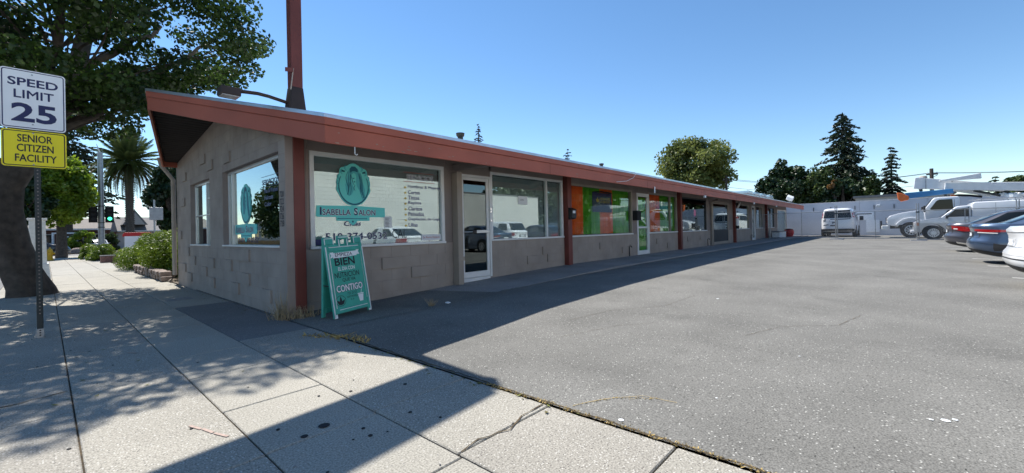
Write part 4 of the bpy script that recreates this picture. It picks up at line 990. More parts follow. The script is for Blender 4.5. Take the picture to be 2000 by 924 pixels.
def car(label, loc, rz, paint, L, W, kind, text_plate=None):
    v = vehicle("parked_car", label, loc, rz); suv = kind == "suv"
    if suv: zt = prof([(0, 1.06), (.25, 1.10), (1.2, 1.08), (3.0, 1.02), (3.7, .98), (L, .82)]); zb = prof([(0, .34), (.5, .24), (L-.5, .24), (L, .3)]); H = 1.68
    else: zt = prof([(0, .985), (.12, 1.0), (.8, .985), (1.5, .95), (3.1, .92), (3.6, .90), (L, .70)]); zb = prof([(0, .30), (.45, .20), (L-.5, .18), (L, .24)]); H = 1.44
    S = Shell(L, W, [(0, .14, .14, .06), (.08, .06, .05, .03), (.22, .0, .0, .005), (.42, .012, .02, .0), (.50, .05, .03, .0), (.62, .085, .06, .005), (.80, .075, .12, .02), (.92, .045, .22, .035), (1., .10, .34, .07)], zb, zt)
    ts = [0, .04, .1, .16, .22, .32, .42, .46, .5, .56, .62, .72, .8, .88, .93, .965, .985, 1.]
    lp(S.mesh(ts, 96).build("body", paint, None, smooth=True), v)
    # greenhouse
    if suv: gh = Shell(L, W, [(0, .28, 1.15, .07), (.35, .36, 1.55, .10), (.8, .52, 2.02, .17), (.93, .60, 2.2, .21), (1., .85, 2.5, .32)], lambda x: zt(x)-.04, lambda x: H-.05*abs(x-2.2)/2, 5.5, 0, .03)
    else: gh = Shell(L, W, [(0, .42, 1.02, .08), (.3, .75, 1.38, .12), (.8, 1.22, 1.92, .20), (.93, 1.40, 2.10, .24), (1., 1.75, 2.4, .34)], lambda x: zt(x)-.04, lambda x: H-.035*abs(x-2.3)/1.2, 5.0, 0, .05)
    lp(gh.mesh([0, .15, .3, .45, .6, .75, .86, .93, .97, 1.], 80, ((.8, .012), (.4, .02), (.05, .022))).build("cabin", paint, None, smooth=True), v)
    lp(gh.patch(146, 214, .14, .84, .006, 16, 6).build("rear_window", "car_glass", None, smooth=True), v)
    lp(gh.patch(-34, 34, .12, .84, .006, 16, 6).build("windscreen", "car_glass", None, smooth=True), v)
    for sg in (1, -1):
        for a0, a1 in ((62, 88), (91.5, 124)):
            lp(gh.patch(sg*a0, sg*a1, .16, .82, .006, 10, 6).build("side_window", "car_glass", None, smooth=True), v)
    # lower cladding, plate, lamps
    lp(S.patch(128, 232, .02, .13, .008, 30, 3).build("bumper_valance", "plastic_dark", None, smooth=True), v)
    lp(S.patch(180-S.fa(.19), 180+S.fa(.19), .585, .70, .012, 6, 2).build("number_plate", "plate", None), v)
    lp(S.patch(180-S.fa(.34), 180+S.fa(.34), .56, .73, .005, 10, 2).build("plate_recess", "plastic_dark" if kind != "white_sedan" else paint, None), v)
    for sg in (1, -1):
        if kind == "sedan_thin":
            lp(S.patch(180-sg*S.fa(.50), 180-sg*66, .735, .83, .010, 24, 3, shape=lambda u: (.25-.25*min(1, u*2)+.7*max(0, u-.45), 1.-.1*u)).build("taillight", "lamp_red", None, smooth=True), v)
            lp(S.patch(180-sg*S.fa(.60), 180-sg*S.fa(.86), .70, .73, .008, 12, 2).build("reverse_light", "lamp_clear", None, smooth=True), v)
            lp(S.patch(180-sg*46, 180-sg*60, .16, .40, .010, 10, 3, shape=lambda u: (.3*u, 1-.2*u)).build("bumper_vent", "plastic_dark", None, smooth=True), v)
        elif kind == "sedan_c":
            lp(S.patch(180-sg*24, 180-sg*60, .66, .90, .014, 20, 3, shape=lambda u: (.35-.35*min(1, u*2), 1.-.45*max(0, u-.3))).build("taillight", "lamp_red", None, smooth=True), v)
            lp(S.patch(180-sg*28, 180-sg*36, .73, .78, .018, 8, 2).build("reverse_light", "lamp_clear", None, smooth=True), v)
            lp(S.patch(180-sg*36, 180-sg*55, .10, .17, .012, 8, 2).build("reflector", "chrome", None), v)
        else:
            lp(S.patch(180-sg*27, 180-sg*58, .66, .88, .012, 18, 3).build("taillight", "lamp_red", None, smooth=True), v)
    for t0, t1, f in ((.545, .552, .64), (.875, .881, .70)): lp(S.patch(180-S.fa(f), 180+S.fa(f), t0, t1, .004, 40, 1, .008).build("body_gap", "plastic_dark", None), v)
    for sg in (1, -1): lp(S.patch(180-sg*S.fa(.635), 180-sg*S.fa(.65), .545, .72, .004, 1, 6, .008).build("body_gap", "plastic_dark", None), v)
    for sg in (1, -1):
        for a in (60, 90, 122): lp(S.patch(sg*a, sg*(a+.5), .10, .97, .003, 1, 10, .006).build("door_gap", "plastic_dark", None), v)
    lp(S.patch(134, 226, .36, .385, .004, 40, 1, .008).build("bumper_crease", paint, None), v)
    if suv: lp(gh.patch(140, 220, .88, .97, .03, 14, 2, .03).build("roof_spoiler", paint, None, smooth=True), v)
    if kind != "suv":
        b = MB(); b.obox((.085, 0, .90), (.006, 0, 0), (0, .05, 0), (0, 0, .035)); lp(b.build("badge", "chrome", None, bevel=.005), v)
    if kind == "white_sedan":
        lp(S.patch(132, 228, .27, .295, .006, 24, 1).build("bumper_groove", "plastic_dark", None), v)
    for x in (1.0, L-.92):
        for sg in (1, -1):
            b = MB(); b.lathe([(.385, -.01), (.385, .012), (.375, .016)], (x, sg*(W/2-.008), .34), 'y', 28); lp(b.build("wheel_arch", "black_matte", None), v)
            wheel(v, x, sg*(W/2-.09), .33, .22, sg)
    for sg in (1, -1):
        b = MB(); b.obox((L-1.75, sg*(W/2+.06), 1.02), (.05, 0, .02), (0, .09, 0), (-.02, 0, .06)); lp(b.build("mirror", paint, None, bevel=.02), v)
        b = MB(); b.obox((2.1, sg*(W/2-.012), .80), (.09, 0, 0), (0, .02, 0), (0, 0, .012)); lp(b.build("door_handle", paint, None, bevel=.006), v)
    return v
mat("headliner", (.05, .05, .05), .9)
def park(label, x, y, paint, L, W, kind): return car(label, (x, y, lotz(x, y-2)), R(-90), paint, L, W, kind)
park("white sedan nearest the right edge, boot lid and plate towards the lot", 10.62, -1.36, "car_white", 4.65, 1.82, "white_sedan")
park("slate blue sedan with long thin red tail lamps between white cars", 16.05, -1.42, "car_blue", 4.62, 1.80, "sedan_thin")
park("white hatchback parked deeper behind the blue sedan", 18.9, -2.75, "car_white", 4.5, 1.84, "suv")
park("dark grey sedan with bright red hooked tail lamps nearest the fence", 21.55, -1.35, "car_grey", 4.85, 1.86, "sedan_c")
# ---------------- white passenger van seen from behind
def rear_van():
    v = vehicle("white_van", "white passenger van seen from behind beyond the fence", (38.0, 2.95, lotz(38, 3)), 0, "van")
    L, W = 5.4, 2.02; zt = prof([(0, 2.06), (3.6, 2.06), (4.2, 1.5), (4.6, 1.2), (L, .95)]); zb = prof([(0, .42), (.5, .36), (L, .34)])
    S = Shell(L, W, [(0, .10, .1, .05), (.1, .02, .02, .0), (.16, .02, .0, .0), (.45, .03, .05, .0), (.6, .06, .1, .02), (.9, .16, .3, .12), (.97, .24, .4, .2), (1., .40, .55, .34)], zb, zt, 7, .1, .0)
    lp(S.mesh([0, .04, .08, .12, .2, .3, .42, .52, .6, .7, .8, .88, .93, .97, .985, 1.], 96).build("body", "car_white", None, smooth=True), v)
    for sg in (1, -1):
        lp(S.patch(180-sg*S.fa(.035), 180-sg*S.fa(.80), .575, .91, .010, 30, 8).build("rear_window", "car_glass", None, smooth=True), v)
        lp(S.patch(180-sg*S.fa(.865), 180-sg*S.fa(.975), .60, .80, .014, 8, 3).build("taillight", "lamp_red", None), v)
        lp(S.patch(180-sg*S.fa(.875), 180-sg*S.fa(.965), .66, .70, .018, 6, 2).build("reverse_light", "lamp_clear", None), v)
        for a0, a1 in ((62, 86), (89, 100), (103, 120)): lp(S.patch(sg*a0, sg*a1, .62, .86, .008, 8, 4).build("side_window", "car_glass", None, smooth=True), v)
    lp(S.patch(180-S.fa(.012), 180+S.fa(.012), .12, .9, .004, 2, 8).build("door_gap", "plastic_dark", None), v)
    lp(S.patch(134, 226, .015, .10, .05, 20, 2, .06).build("bumper", "plastic_dark", None, smooth=True), v)
    lp(S.patch(180-S.fa(.08), 180-S.fa(.42), .42, .50, .010, 8, 2).build("number_plate", "plate", None), v)
    for f0, f1, t0, t1 in ((-.80, -.66, .40, .55), (-.80, -.5, .24, .31), (-.40, .75, .49, .565), (-.30, -.08, .30, .49), (-.45, -.2, .42, .5)):
        g0, g1 = math.copysign(S.fa(abs(f0)), f0), math.copysign(S.fa(abs(f1)), f1)
        lp(S.patch(180-g0*-1, 180-g1*-1, t0, t1, .007, 30, 2, shape=lambda u: (.35*u, 1-.3*(1-u))).build("grey_graphic", "grey_graphic", None), v)
    lp(S.patch(180-S.fa(.1), 180-S.fa(.4), .22, .27, .010, 6, 2).build("badge", "plastic_dark", None), v)
    for x in (1.15, 4.45):
        for sg in (1, -1):
            b = MB(); b.lathe([(.43, -.01), (.43, .012)], (x, sg*(W/2-.006), .40), 'y', 24); lp(b.build("wheel_arch", "black_matte", None), v); wheel(v, x, sg*(W/2-.11), .38, .25, sg, 8)
    b = MB(); b.box(.3, 4.9, -.6, .6, .26, .42); b.box(1.0, 1.2, -.85, .85, .3, .42); lp(b.build("underbody", "black_matte", None), v)
    for sg in (1, -1):
        b = MB(); b.obox((4.05, sg*(W/2+.16), 1.35), (.06, 0, 0), (0, .12, 0), (0, 0, .16)); lp(b.build("mirror", "plastic_dark", None, bevel=.03), v)
rear_van()
# ---------------- trucks in profile: nose towards +y
def arc_pts(cx, cz, r, a0, a1, n=10): return [(cx+r*math.cos(R(a0+(a1-a0)*i/n)), cz+r*math.sin(R(a0+(a1-a0)*i/n))) for i in range(n+1)]
def extr(pts, y0, y1): return MB().prism([(a, y0, c) for a, c in pts], (0, y1-y0, 0))
def silver_van():
    # local x forward (towards +y in the world), local y left
    x0, y0 = 35.3, -.93; v = vehicle("cargo_van", "silver cargo van with tall white body and roof rack, nose to the left", (x0, y0, lotz(x0, -3)), R(90), "van")
    W = 2.0; h = W/2; wr = .42; wx = -.80
    body = [(0,.50),(.02,.62),(-.02,.86),(-.08,1.05),(-.25,1.15),(-.75,1.24),(-1.12,1.30),(-6.0,1.34),(-6.05,.5),(-4.95,.45)]+arc_pts(-4.5, .42, .5, 5, 175, 12)[::1]
    body = [(0,.50),(.03,.62),(.01,.86),(-.06,1.06),(-.22,1.15),(-.70,1.23),(-1.12,1.30),(-6.0,1.34),(-6.05,.5),(-5.02,.45)]+[(p, q) for p, q in arc_pts(-4.5, .42, .50, 176, 4, 10)]+[(-3.9,.42),(-1.32,.42)]+arc_pts(wx, .42, .50, 176, 4, 12)+[(-.28,.44)]
    lp(extr(body, -h, h).build("body", "car_silver", None, bevel=.05, seg=3, smooth=True), v)
    cab = [(-1.06,1.25),(-1.68,1.84),(-1.80,1.90),(-2.05,1.92),(-2.30,1.93),(-2.30,1.25)]
    lp(MB().prism([(a, -h+.06, c) for a, c in cab], (0, W-.12, 0)).build("cab_upper", "car_white", None, bevel=.05, seg=3, smooth=True), v)
    box_ = [(-2.32,1.20),(-2.32,2.02),(-2.45,2.10),(-5.95,2.12),(-6.03,1.98),(-6.05,1.2)]
    lp(extr(box_, -h+.01, h-.01).build("cargo_body", "car_white", None, bevel=.06, seg=3, smooth=True), v)
    for sg in (1, -1):
        yy = sg*(h-.055)
        g_ = [(-1.30,1.30),(-1.72,1.76),(-2.20,1.80),(-2.20,1.29)]
        lp(MB().prism([(a, yy, c) for a, c in g_], (0, sg*.012, 0)).build("side_window", "car_glass", None), v)
        b = MB(); b.box(-2.215,-2.19,yy-.01,sg*(h+.003),.55,1.84) if sg > 0 else b.box(-2.215,-2.19,sg*(h+.003),yy+.01,.55,1.84); lp(b.build("door_gap", "plastic_dark", None), v)
        b = MB(); b.obox((-1.35, sg*(h+.1), 1.32), (.05, 0, 0), (0, .09, 0), (0, 0, .09)); lp(b.build("mirror", "black_matte", None, bevel=.02), v)
        b = MB(); b.obox((-2.08, sg*h, 1.12), (.07, 0, 0), (0, .015, 0), (0, 0, .014)); lp(b.build("door_handle", "plastic_dark", None), v)
        b = MB(); b.obox((-.03, sg*(h-.25), .93), (.05, 0, 0), (0, .2, 0), (0, 0, .11)); lp(b.build("headlight", "lamp_clear", None, bevel=.02), v)
        b = MB(); b.obox((-.16, sg*(h-.02), .93), (.08, 0, 0), (0, .035, 0), (0, 0, .09)); lp(b.build("marker_light", "amber", None, bevel=.01), v)
        for x in (wx, -4.5): wheel(v, x, sg*(h-.14), wr, .24, sg, 14, "worn_white", .58)
        for x in (-3.2, -4.2, -5.2): b = MB(); b.box(x-.006, x+.006, sg*(h-.012), sg*(h-.004), 1.3, 2.02) if sg > 0 else b.box(x-.006, x+.006, sg*(h-.004), sg*(h-.012), 1.3, 2.02); lp(b.build("panel_seam", "grey_graphic", None), v)
    ws = MB(); ws.hexa([(-1.10,-h+.16,1.29),(-1.10,h-.16,1.29),(-1.67,h-.2,1.84),(-1.67,-h+.2,1.84),(-1.08,-h+.16,1.30),(-1.08,h-.16,1.30),(-1.65,h-.2,1.85),(-1.65,-h+.2,1.85)]); lp(ws.build("windscreen", "car_glass", None), v)
    b = MB(); b.box(-.05,.16,-h+.03,h-.03,.44,.60); lp(b.build("bumper", "car_white", None, bevel=.04, seg=3), v)
    b = MB(); b.box(.0,.035,-.55,.55,.78,1.02); lp(b.build("grille", "plastic_dark", None, bevel=.01), v)
    b = MB(); b.box(-5.9,-.4,-.55,.55,.30,.44); lp(b.build("chassis", "black_matte", None), v)
    r = MB()
    for x in (-2.7, -3.9, -5.3):
        r.tube([(x,-h+.1,2.06),(x,-h+.1,2.26),(x,h-.1,2.26),(x,h-.1,2.06)], .02, 6)
    for yy in (-h+.1, h-.1): r.tube([(-2.4,yy,2.26),(-5.8,yy,2.26)], .02, 6)
    lp(r.build("roof_rack", "galv", None), v)
silver_van()
def bucket_truck():
    x0, y0 = 38.6, .55; v = vehicle("bucket_truck", "white utility truck with folded lift boom and orange bucket tip", (x0, y0, lotz(x0, -1)), R(90), "truck")
    W = 2.3; h = W/2; wr = .52; wx = -1.42
    hood = [(-.28,.95),(-.25,1.25),(-.40,1.47),(-.85,1.62),(-1.45,1.74),(-2.0,1.80),(-2.12,1.80),(-2.12,.75),(-2.06,.62)]+arc_pts(wx, .52, .66, 8, 172, 14)+[(-.62,.72)]
    hood = [(-.28,.95),(-.25,1.25),(-.40,1.47),(-.85,1.62),(-1.45,1.74),(-2.12,1.80),(-2.12,.62)]+arc_pts(wx, .52, .66, 174, 20, 14)+[(-.45,.82)]
    lp(extr(hood, -h+.1, h-.1).build("hood", "car_white", None, bevel=.07, seg=3, smooth=True), v)
    for sg in (1, -1):
        fen = arc_pts(wx, .52, .82, 150, 25, 12)+arc_pts(wx, .52, .66, 25, 150, 12)
        b = MB(); b.prism([(a, sg*(h-.16), c) for a, c in fen], (0, sg*.16, 0)); lp(b.build("fender", "car_white", None, bevel=.03, seg=2), v)
        b = MB(); b.obox((-.38, sg*(h-.28), 1.18), (.12, 0, .0), (0, .16, 0), (-.03, 0, .13)); lp(b.build("headlight", "lamp_clear", None, bevel=.03), v)
        wheel(v, wx, sg*(h-.17), wr, .29, sg, 10, "worn_white", .60); wheel(v, -5.6, sg*(h-.2), wr, .5, sg, 10, "worn_white", .60)
        b = MB(); b.obox((-2.05, sg*(h+.16), 1.85), (.05, 0, 0), (0, .11, 0), (0, 0, .2)); lp(b.build("mirror", "plastic_dark", None, bevel=.03), v)
        b = MB(); b.obox((-3.1, sg*(h-.25), .55), (.6, 0, 0), (0, .14, 0), (0, 0, .16)); lp(b.build("step_tank", "galv", None, bevel=.04), v)
    cab = [(-2.02,1.76),(-2.42,2.42),(-2.52,2.52),(-2.75,2.56),(-3.55,2.56),(-3.62,2.48),(-3.64,.72),(-2.1,.72)]
    lp(extr(cab, -h+.05, h-.05).build("cab", "car_white", None, bevel=.06, seg=3, smooth=True), v)
    for sg in (1, -1):
        yy = sg*(h-.052); gp = [(-2.30,1.82),(-2.62,2.34),(-2.74,2.40),(-3.30,2.40),(-3.34,1.74),(-2.5,1.72)]
        lp(MB().prism([(a, yy, c) for a, c in gp], (0, sg*.012, 0)).build("side_window", "car_glass", None), v)
        b = MB(); b.obox((-3.38, sg*(h-.048), 1.6), (.008, 0, 0), (0, .006, 0), (0, 0, .78)); lp(b.build("door_gap", "plastic_dark", None), v)
        b = MB(); b.obox((-3.2, sg*(h-.04), 1.55), (.09, 0, 0), (0, .02, 0), (0, 0, .02)); lp(b.build("door_handle", "chrome", None), v)
    b = MB(); b.hexa([(-2.03,-h+.14,1.82),(-2.03,h-.14,1.82),(-2.40,h-.18,2.42),(-2.40,-h+.18,2.42),(-2.01,-h+.14,1.83),(-2.01,h-.14,1.83),(-2.38,h-.18,2.43),(-2.38,-h+.18,2.43)]); lp(b.build("windscreen", "car_glass", None), v)
    b = MB(); b.box(-.32,.02,-h+.05,h-.05,.58,.84); lp(b.build("bumper", "worn_white", None, bevel=.04, seg=2), v)
    b = MB(); b.box(.0,.09,-.5,.5,.62,1.16); b.box(-.25,.0,-.42,-.36,.7,.9); b.box(-.25,.0,.36,.42,.7,.9); lp(b.build("push_guard", "black_matte", None, bevel=.02), v)
    b = MB(); b.box(-.24,-.20,-.55,.55,.98,1.36); lp(b.build("grille", "plastic_dark", None), v)
    b = MB(); b.box(-1.2,-.35,-h+.25,h-.25,1.15,1.44); lp(b.build("winch_cover", "car_white", None, bevel=.08, seg=3), v)
    b = MB(); b.box(-8.3,-.4,-.5,.5,.62,.86); lp(b.build("chassis", "black_matte", None), v)
    # service body with lockers
    for sg in (1, -1):
        b = MB(); b.box(-8.3,-3.85, min(sg*.55, sg*(h-.02)), max(sg*.55, sg*(h-.02)), .95,1.75); bd = lp(b.build("service_body", "car_white", None, bevel=.03), v)
        for k in range(5):
            b = MB(); b.obox((-4.2-k*.88, sg*(h-.018), 1.35), (.38, 0, 0), (0, .008, 0), (0, 0, .32)); lp(b.build("locker_door", "worn_white", None, bevel=.01), bd)
    b = MB(); b.box(-8.3,-3.85,-.56,.56,.95,1.2); lp(b.build("deck", "galv", None), v)
    # beacon, turret, booms
    b = MB(); b.lathe([(.16, 2.56), (.17, 2.62), (.13, 2.72), (.05, 2.75)], (-3.45, -.5, 0), n=14); lp(b.build("beacon", "amber", None, smooth=True), v)
    b = MB(); b.lathe([(.45, 1.2), (.42, 2.0), (.36, 2.1), (.36, 2.55)], (-5.9, 0, 0), n=18); lp(b.build("turret", "worn_white", None), v)
    def boom(name, m, a, c, w0, w1, h0, h1, y, bevel=.03):
        b = MB(); d = Vector((c[0]-a[0], 0, c[1]-a[1])).normalized(); n = Vector((-d.z, 0, d.x))
        A, Cc = Vector((a[0], y, a[1])), Vector((c[0], y, c[1])); yv = Vector((0, 1, 0))
        b.hexa([A-n*h0-yv*w0, A-n*h0+yv*w0, Cc-n*h1+yv*w1, Cc-n*h1-yv*w1, A+n*h0-yv*w0, A+n*h0+yv*w0, Cc+n*h1+yv*w1, Cc+n*h1-yv*w1])
        return lp(b.build(name, m, None, bevel=bevel), v)
    boom("lower_boom", "boom_white", (-8.6, 2.78), (-3.05, 3.26), .18, .16, .26, .24, .1)
    boom("upper_boom", "boom_white", (-1.95, 3.58), (-5.6, 2.98), .18, .16, .36, .22, -.25)
    boom("jib_boom", "boom_white", (-2.8, 3.62), (-4.6, 3.76), .10, .14, .05, .17, .35)
    boom("lift_cylinder", "worn_white", (-3.35, 3.12), (-5.1, 2.58), .10, .10, .13, .13, -.35)
    boom("boom_tip", "boom_white", (-1.66, 3.62), (-2.05, 3.57), .16, .19, .36, .40, -.25)
    boom("side_boom", "boom_blue", (-1.2, 2.76), (-3.4, 2.92), .12, .12, .20, .14, .55)
    bk = MB(); bk.prism([(-.78,.40,3.02),(-1.02,.40,2.95),(-1.38,.40,2.72),(-1.36,.40,2.50),(-.98,.40,2.40),(-.84,.40,2.55)], (0,.34,0)); lp(bk.build("bucket_end", "boom_orange", None, bevel=.04), v)
    b = MB(); b.tube([(-1.95,-.25,3.3),(-1.98,-.25,3.05)], .09, 8); b.tube([(-1.98,-.25,3.05),(-1.98,-.25,2.9)], .05, 8); lp(b.build("joint_pin", "galv_dark", None), v)
    b = MB(); b.prism([(-2.25,-.42,3.44),(-2.75,-.42,3.36),(-2.72,-.42,3.28),(-2.4,-.42,3.33),(-2.25,-.42,3.28)], (0,-.006,0)); lp(b.build("dark_mark", "ink_black", None), v)
    for (xa, za, xb, zb_) in ((-3.0, 3.05, -3.1, 2.56), (-5.6, 2.75, -5.9, 2.5), (-4.3, 2.9, -5.4, 2.5)):
        b = MB(); b.tube([(xa, .1, za), (xb, .05, zb_)], .07, 8); lp(b.build("boom_support", "galv_dark", None), v)
    hz = MB(); hz.tube([(-2.3,-.46,3.55),(-3.0,-.47,3.30),(-3.8,-.46,3.28),(-4.7,-.45,3.05),(-5.5,-.42,2.95)], .025, 6); lp(hz.build("hydraulic_hose", "black_matte", None), v)
    for x in (-2.2, -3.4, -4.6): b = MB(); b.obox((x, -.25, 3.58-(x+1.95)*-.175*1), (.03, 0, 0), (0, .20, 0), (0, 0, .35-(-x-1.95)*.035)); lp(b.build("boom_collar", "galv", None), v)
    for x in (-5.6, -6.6): b = MB(); b.obox((x, -.06-.0, 3.04+.0), (.16, 0, -.01), (0, .012, 0), (0, 0, .04)); lp(b.build("boom_slot", "grey_graphic", None), v)
    b = MB()
    for i in range(9): b.lathe([(.02, 0), (.12, .05), (.1, .12), (.02, .16)], (-5.3-i*.12, -.1+random.uniform(-.2, .2), 2.45+random.uniform(0, .1)), n=8)
    lp(b.build("rope_coil", "ink_white", None), v)
    hs = MB(); hs.tube([(-3.2,-.5,2.62),(-3.7,-.45,2.68),(-4.2,-.45,2.62),(-4.7,-.4,2.5)], .07, 8); lp(hs.build("hose", "black_matte", None), v)
bucket_truck()
# black car crossing at the corner, white car parked behind the signal pole
car("black car waiting at the street corner behind the hydrant", (-2.9, 57.6, -.1), R(4), "car_black", 4.5, 1.82, "suv")
car("small white car parked beyond the traffic signal pole", (3.9, 63.5, -.1), R(90), "car_white", 4.3, 1.75, "sedan_c")
# ================================================================== VEGETATION
def leaf_quads(C, rad, n, size, up=.25, seed=0, flat=1., shell=.0):
    """n small leaf faces spread through ellipsoid clumps C (k,3) with radii rad (k,3)"""
    r = np.random.default_rng(seed); k = len(C); C = np.asarray(C, float); rad = np.asarray(rad, float)
    vol = rad.prod(1)**.75; idx = r.choice(k, n, p=vol/vol.sum())
    d = r.normal(size=(n, 3)); d /= np.linalg.norm(d, axis=1)[:, None]
    rr = np.maximum(r.random(n)**(1/3.), shell*r.random(n))
    P = C[idx]+d*rad[idx]*rr[:, None]
    nrm = d*.6+r.normal(size=(n, 3))*.7; nrm[:, 2] += up; nrm /= np.linalg.norm(nrm, axis=1)[:, None]
    t = np.cross(nrm, r.normal(size=(n, 3))); t /= np.linalg.norm(t, axis=1)[:, None]; b = np.cross(nrm, t)
    s = size*r.uniform(.6, 1.35, n)[:, None]
    V = np.stack([P-t*s*.55, P-b*s*.42*flat+t*s*.05, P+t*s*.6, P+b*s*.42*flat+t*s*.05], 1)
    return V
def limb_tube(b, path, r0, r1, n=8):
    m = len(path); b.tube(path, [r0+(r1-r0)*i/(m-1) for i in range(m)], n)
def wiggle(a, c, n, amp, seed):
    rr = random.Random(seed); a, c = Vector(a), Vector(c)
    return [a.lerp(c, i/n)+Vector((rr.gauss(0, amp), rr.gauss(0, amp), rr.gauss(0, amp*.6)))*(0 if i in (0,) else 1) for i in range(n+1)]
# ---------------- street tree (leans over the pavement)
T = thing("street_tree", "big leafy street tree with dark thick trunk behind the speed sign", "tree", (-.2, 14.4, 0))
b = MB()
tr = [(-.24,14.4,-.05),(-.27,14.4,.15),(-.42,14.4,.6),(-.60,14.4,1.2),(-.72,14.4,1.9),(-.74,14.4,2.5),(-.6,14.38,3.0)]
vs = []; NR = 28
for j, (x, y, z) in enumerate(tr):
    base = [.37,.34,.32,.33,.36,.40,.42][j]
    for k in range(NR):
        a = 2*math.pi*k/NR; r = base*(1+.09*math.sin(3*a+1+z*.5)+.06*math.sin(7*a+z*1.3)+(.14*max(0, math.sin(2*a+.6)) if j < 2 else 0)+random.uniform(-.03, .03))
        vs.append((x+r*math.cos(a), y+r*math.sin(a), z))
b.add(vs, [(j*NR+k, j*NR+(k+1) % NR, (j+1)*NR+(k+1) % NR, (j+1)*NR+k) for j in range(len(tr)-1) for k in range(NR)])
b.build("trunk", "bark", T, smooth=True)
limbs = [((-.72,14.4,2.2),(.42,14.2,4.7),.30,.20),((.42,14.2,4.6),(.72,14.0,6.4),.20,.14),((.72,14.0,6.3),(1.0,13.8,8.6),.14,.06),((-.75,14.4,2.3),(-1.8,14.2,5.2),.28,.16),((-1.6,14.2,5.1),(-2.4,13.6,8.0),.16,.06),
         ((.1,14.3,3.6),(1.5,13.6,4.9),.13,.07),((1.5,13.6,4.85),(2.9,12.8,6.2),.07,.03),((.55,14.1,5.2),(2.0,13.2,6.4),.09,.04),((-.1,14.3,3.4),(.3,11.6,6.0),.14,.05),((.72,14.0,6.4),(-.3,12.6,8.6),.11,.04),((-.9,14.3,4.0),(-1.2,11.8,6.5),.12,.05),((.5,14.2,5.0),(.8,16.4,7.5),.1,.04),((-.3,14.4,3.2),(.9,13.3,4.2),.1,.04)]
for i, (a, c, r0, r1) in enumerate(limbs):
    q = MB(); limb_tube(q, wiggle(a, c, 6, .06, i), r0, r1, 10); q.build("limb", "bark_pale" if a[2] > 3.9 else "bark", T, smooth=True)
C, RD = [], []; rr = random.Random(5)
for i in range(6000):
    p = Vector((rr.uniform(-6, 4.2), rr.uniform(8.4, 18.8), rr.uniform(3.5, 12.2)))
    d = Vector(((p.x+.6)/5.0, (p.y-13.6)/5.1, (p.z-7.4)/4.7)).length
    if d > 1 or d < .42: continue
    low = 3.75+.52*max(0, p.x-.6)+.25*max(0, p.x-2.4)+(.0 if p.y > 12 else .35*(12-p.y))
    if p.x < -.5: low = 3.6
    if p.x > .2: low += .32
    if p.z < low: continue
    sh = p.y-p.z/1.374
    if sh < 5.0 and (sh < 3.1 or rr.random() < (.45 if sh > 4.3 else .6 if sh > 3.7 else .85) or (p.x > .9 and sh < 4.2)): continue
    if p.x > 3.5-.22*max(0, p.z-6.4): continue
    if random.Random(int(math.floor(p.x/.85))*731+int(math.floor((p.y-p.z/1.374)/.9))*97).random() < .42: continue
    C.append(p); s = rr.uniform(.42, .78); RD.append((s*1.15, s*1.15, s*.6))
    if len(C) > 185: break
for (p, s) in (((1.2,13.6,4.5),.42),((1.9,13.4,4.95),.5),((2.5,13.0,5.1),.5),((3.1,12.9,5.3),.6),((3.6,12.9,5.7),.5),((.7,13.8,4.3),.36),((3.7,12.7,6.3),.5),((1.5,14.2,4.75),.42),((-.1,13.2,4.3),.5),((2.2,12.2,5.3),.55),((-1.0,13.0,4.2),.6),((.2,12.6,4.9),.6),((3.2,12.4,6.0),.6),((2.8,12.6,6.9),.7)):
    C.append(Vector(p)); RD.append((s*1.1, s*1.1, s*.55))
V = leaf_quads(C, RD, 102000, .088, .35, 3, 1.15)
quads_mesh("crown", V, "leaf_street", T, kind="stuff")
tw = MB()
for i, c in enumerate(C[::2]):
    tw.tube(wiggle((.2, 14.0, max(3.6, c.z-1.6)), c, 4, .08, i+50), [.035, .028, .02, .014, .008], 5, cap=False)
tw.build("twigs", "bark", T, kind="stuff")
# ---------------- generic crowned tree
def tree(name, label, base, h, crown_c, crown_r, trunk_r, lm, n, leaf, clumps=40, seed=0, bark="bark", group=None, crown_from=.35, cl=.32, flat=1.):
    """base (x,y,z), total height h, ellipsoid crown centre height and radii"""
    t = thing(name, label, "tree", base, group); x, y, z = base; rr = random.Random(seed)
    b = MB(); cz = crown_c
    b.tube([(x, y, z-.1), (x+.03*h*.1, y, z+h*.2), (x, y+.02*h*.1, z+cz*.9), (x, y, z+h*.8)], [trunk_r*1.3, trunk_r, trunk_r*.75, trunk_r*.15], 10)
    for i in range(6):
        a = rr.uniform(0, 6.28); b.tube(wiggle((x, y, z+cz*rr.uniform(.55, .9)), (x+crown_r[0]*.7*math.cos(a), y+crown_r[1]*.7*math.sin(a), z+cz+crown_r[2]*rr.uniform(-.1, .6)), 4, .1, seed+i), [trunk_r*.45, trunk_r*.3, trunk_r*.2, trunk_r*.12, .02], 6)
    b.build("trunk", bark, t, smooth=True)
    C, RD = [], []
    while len(C) < clumps:
        d = Vector((rr.gauss(0, 1), rr.gauss(0, 1), rr.gauss(0, 1))).normalized()*rr.uniform(.45, .95)
        s = rr.uniform(.6, 1.25)*cl
        C.append((x+d.x*crown_r[0], y+d.y*crown_r[1], z+cz+d.z*crown_r[2])); RD.append((crown_r[0]*s, crown_r[1]*s, crown_r[2]*s*.8))
    quads_mesh("crown", leaf_quads(C, RD, n, leaf, .3, seed, flat), lm, t, kind="stuff"); return t
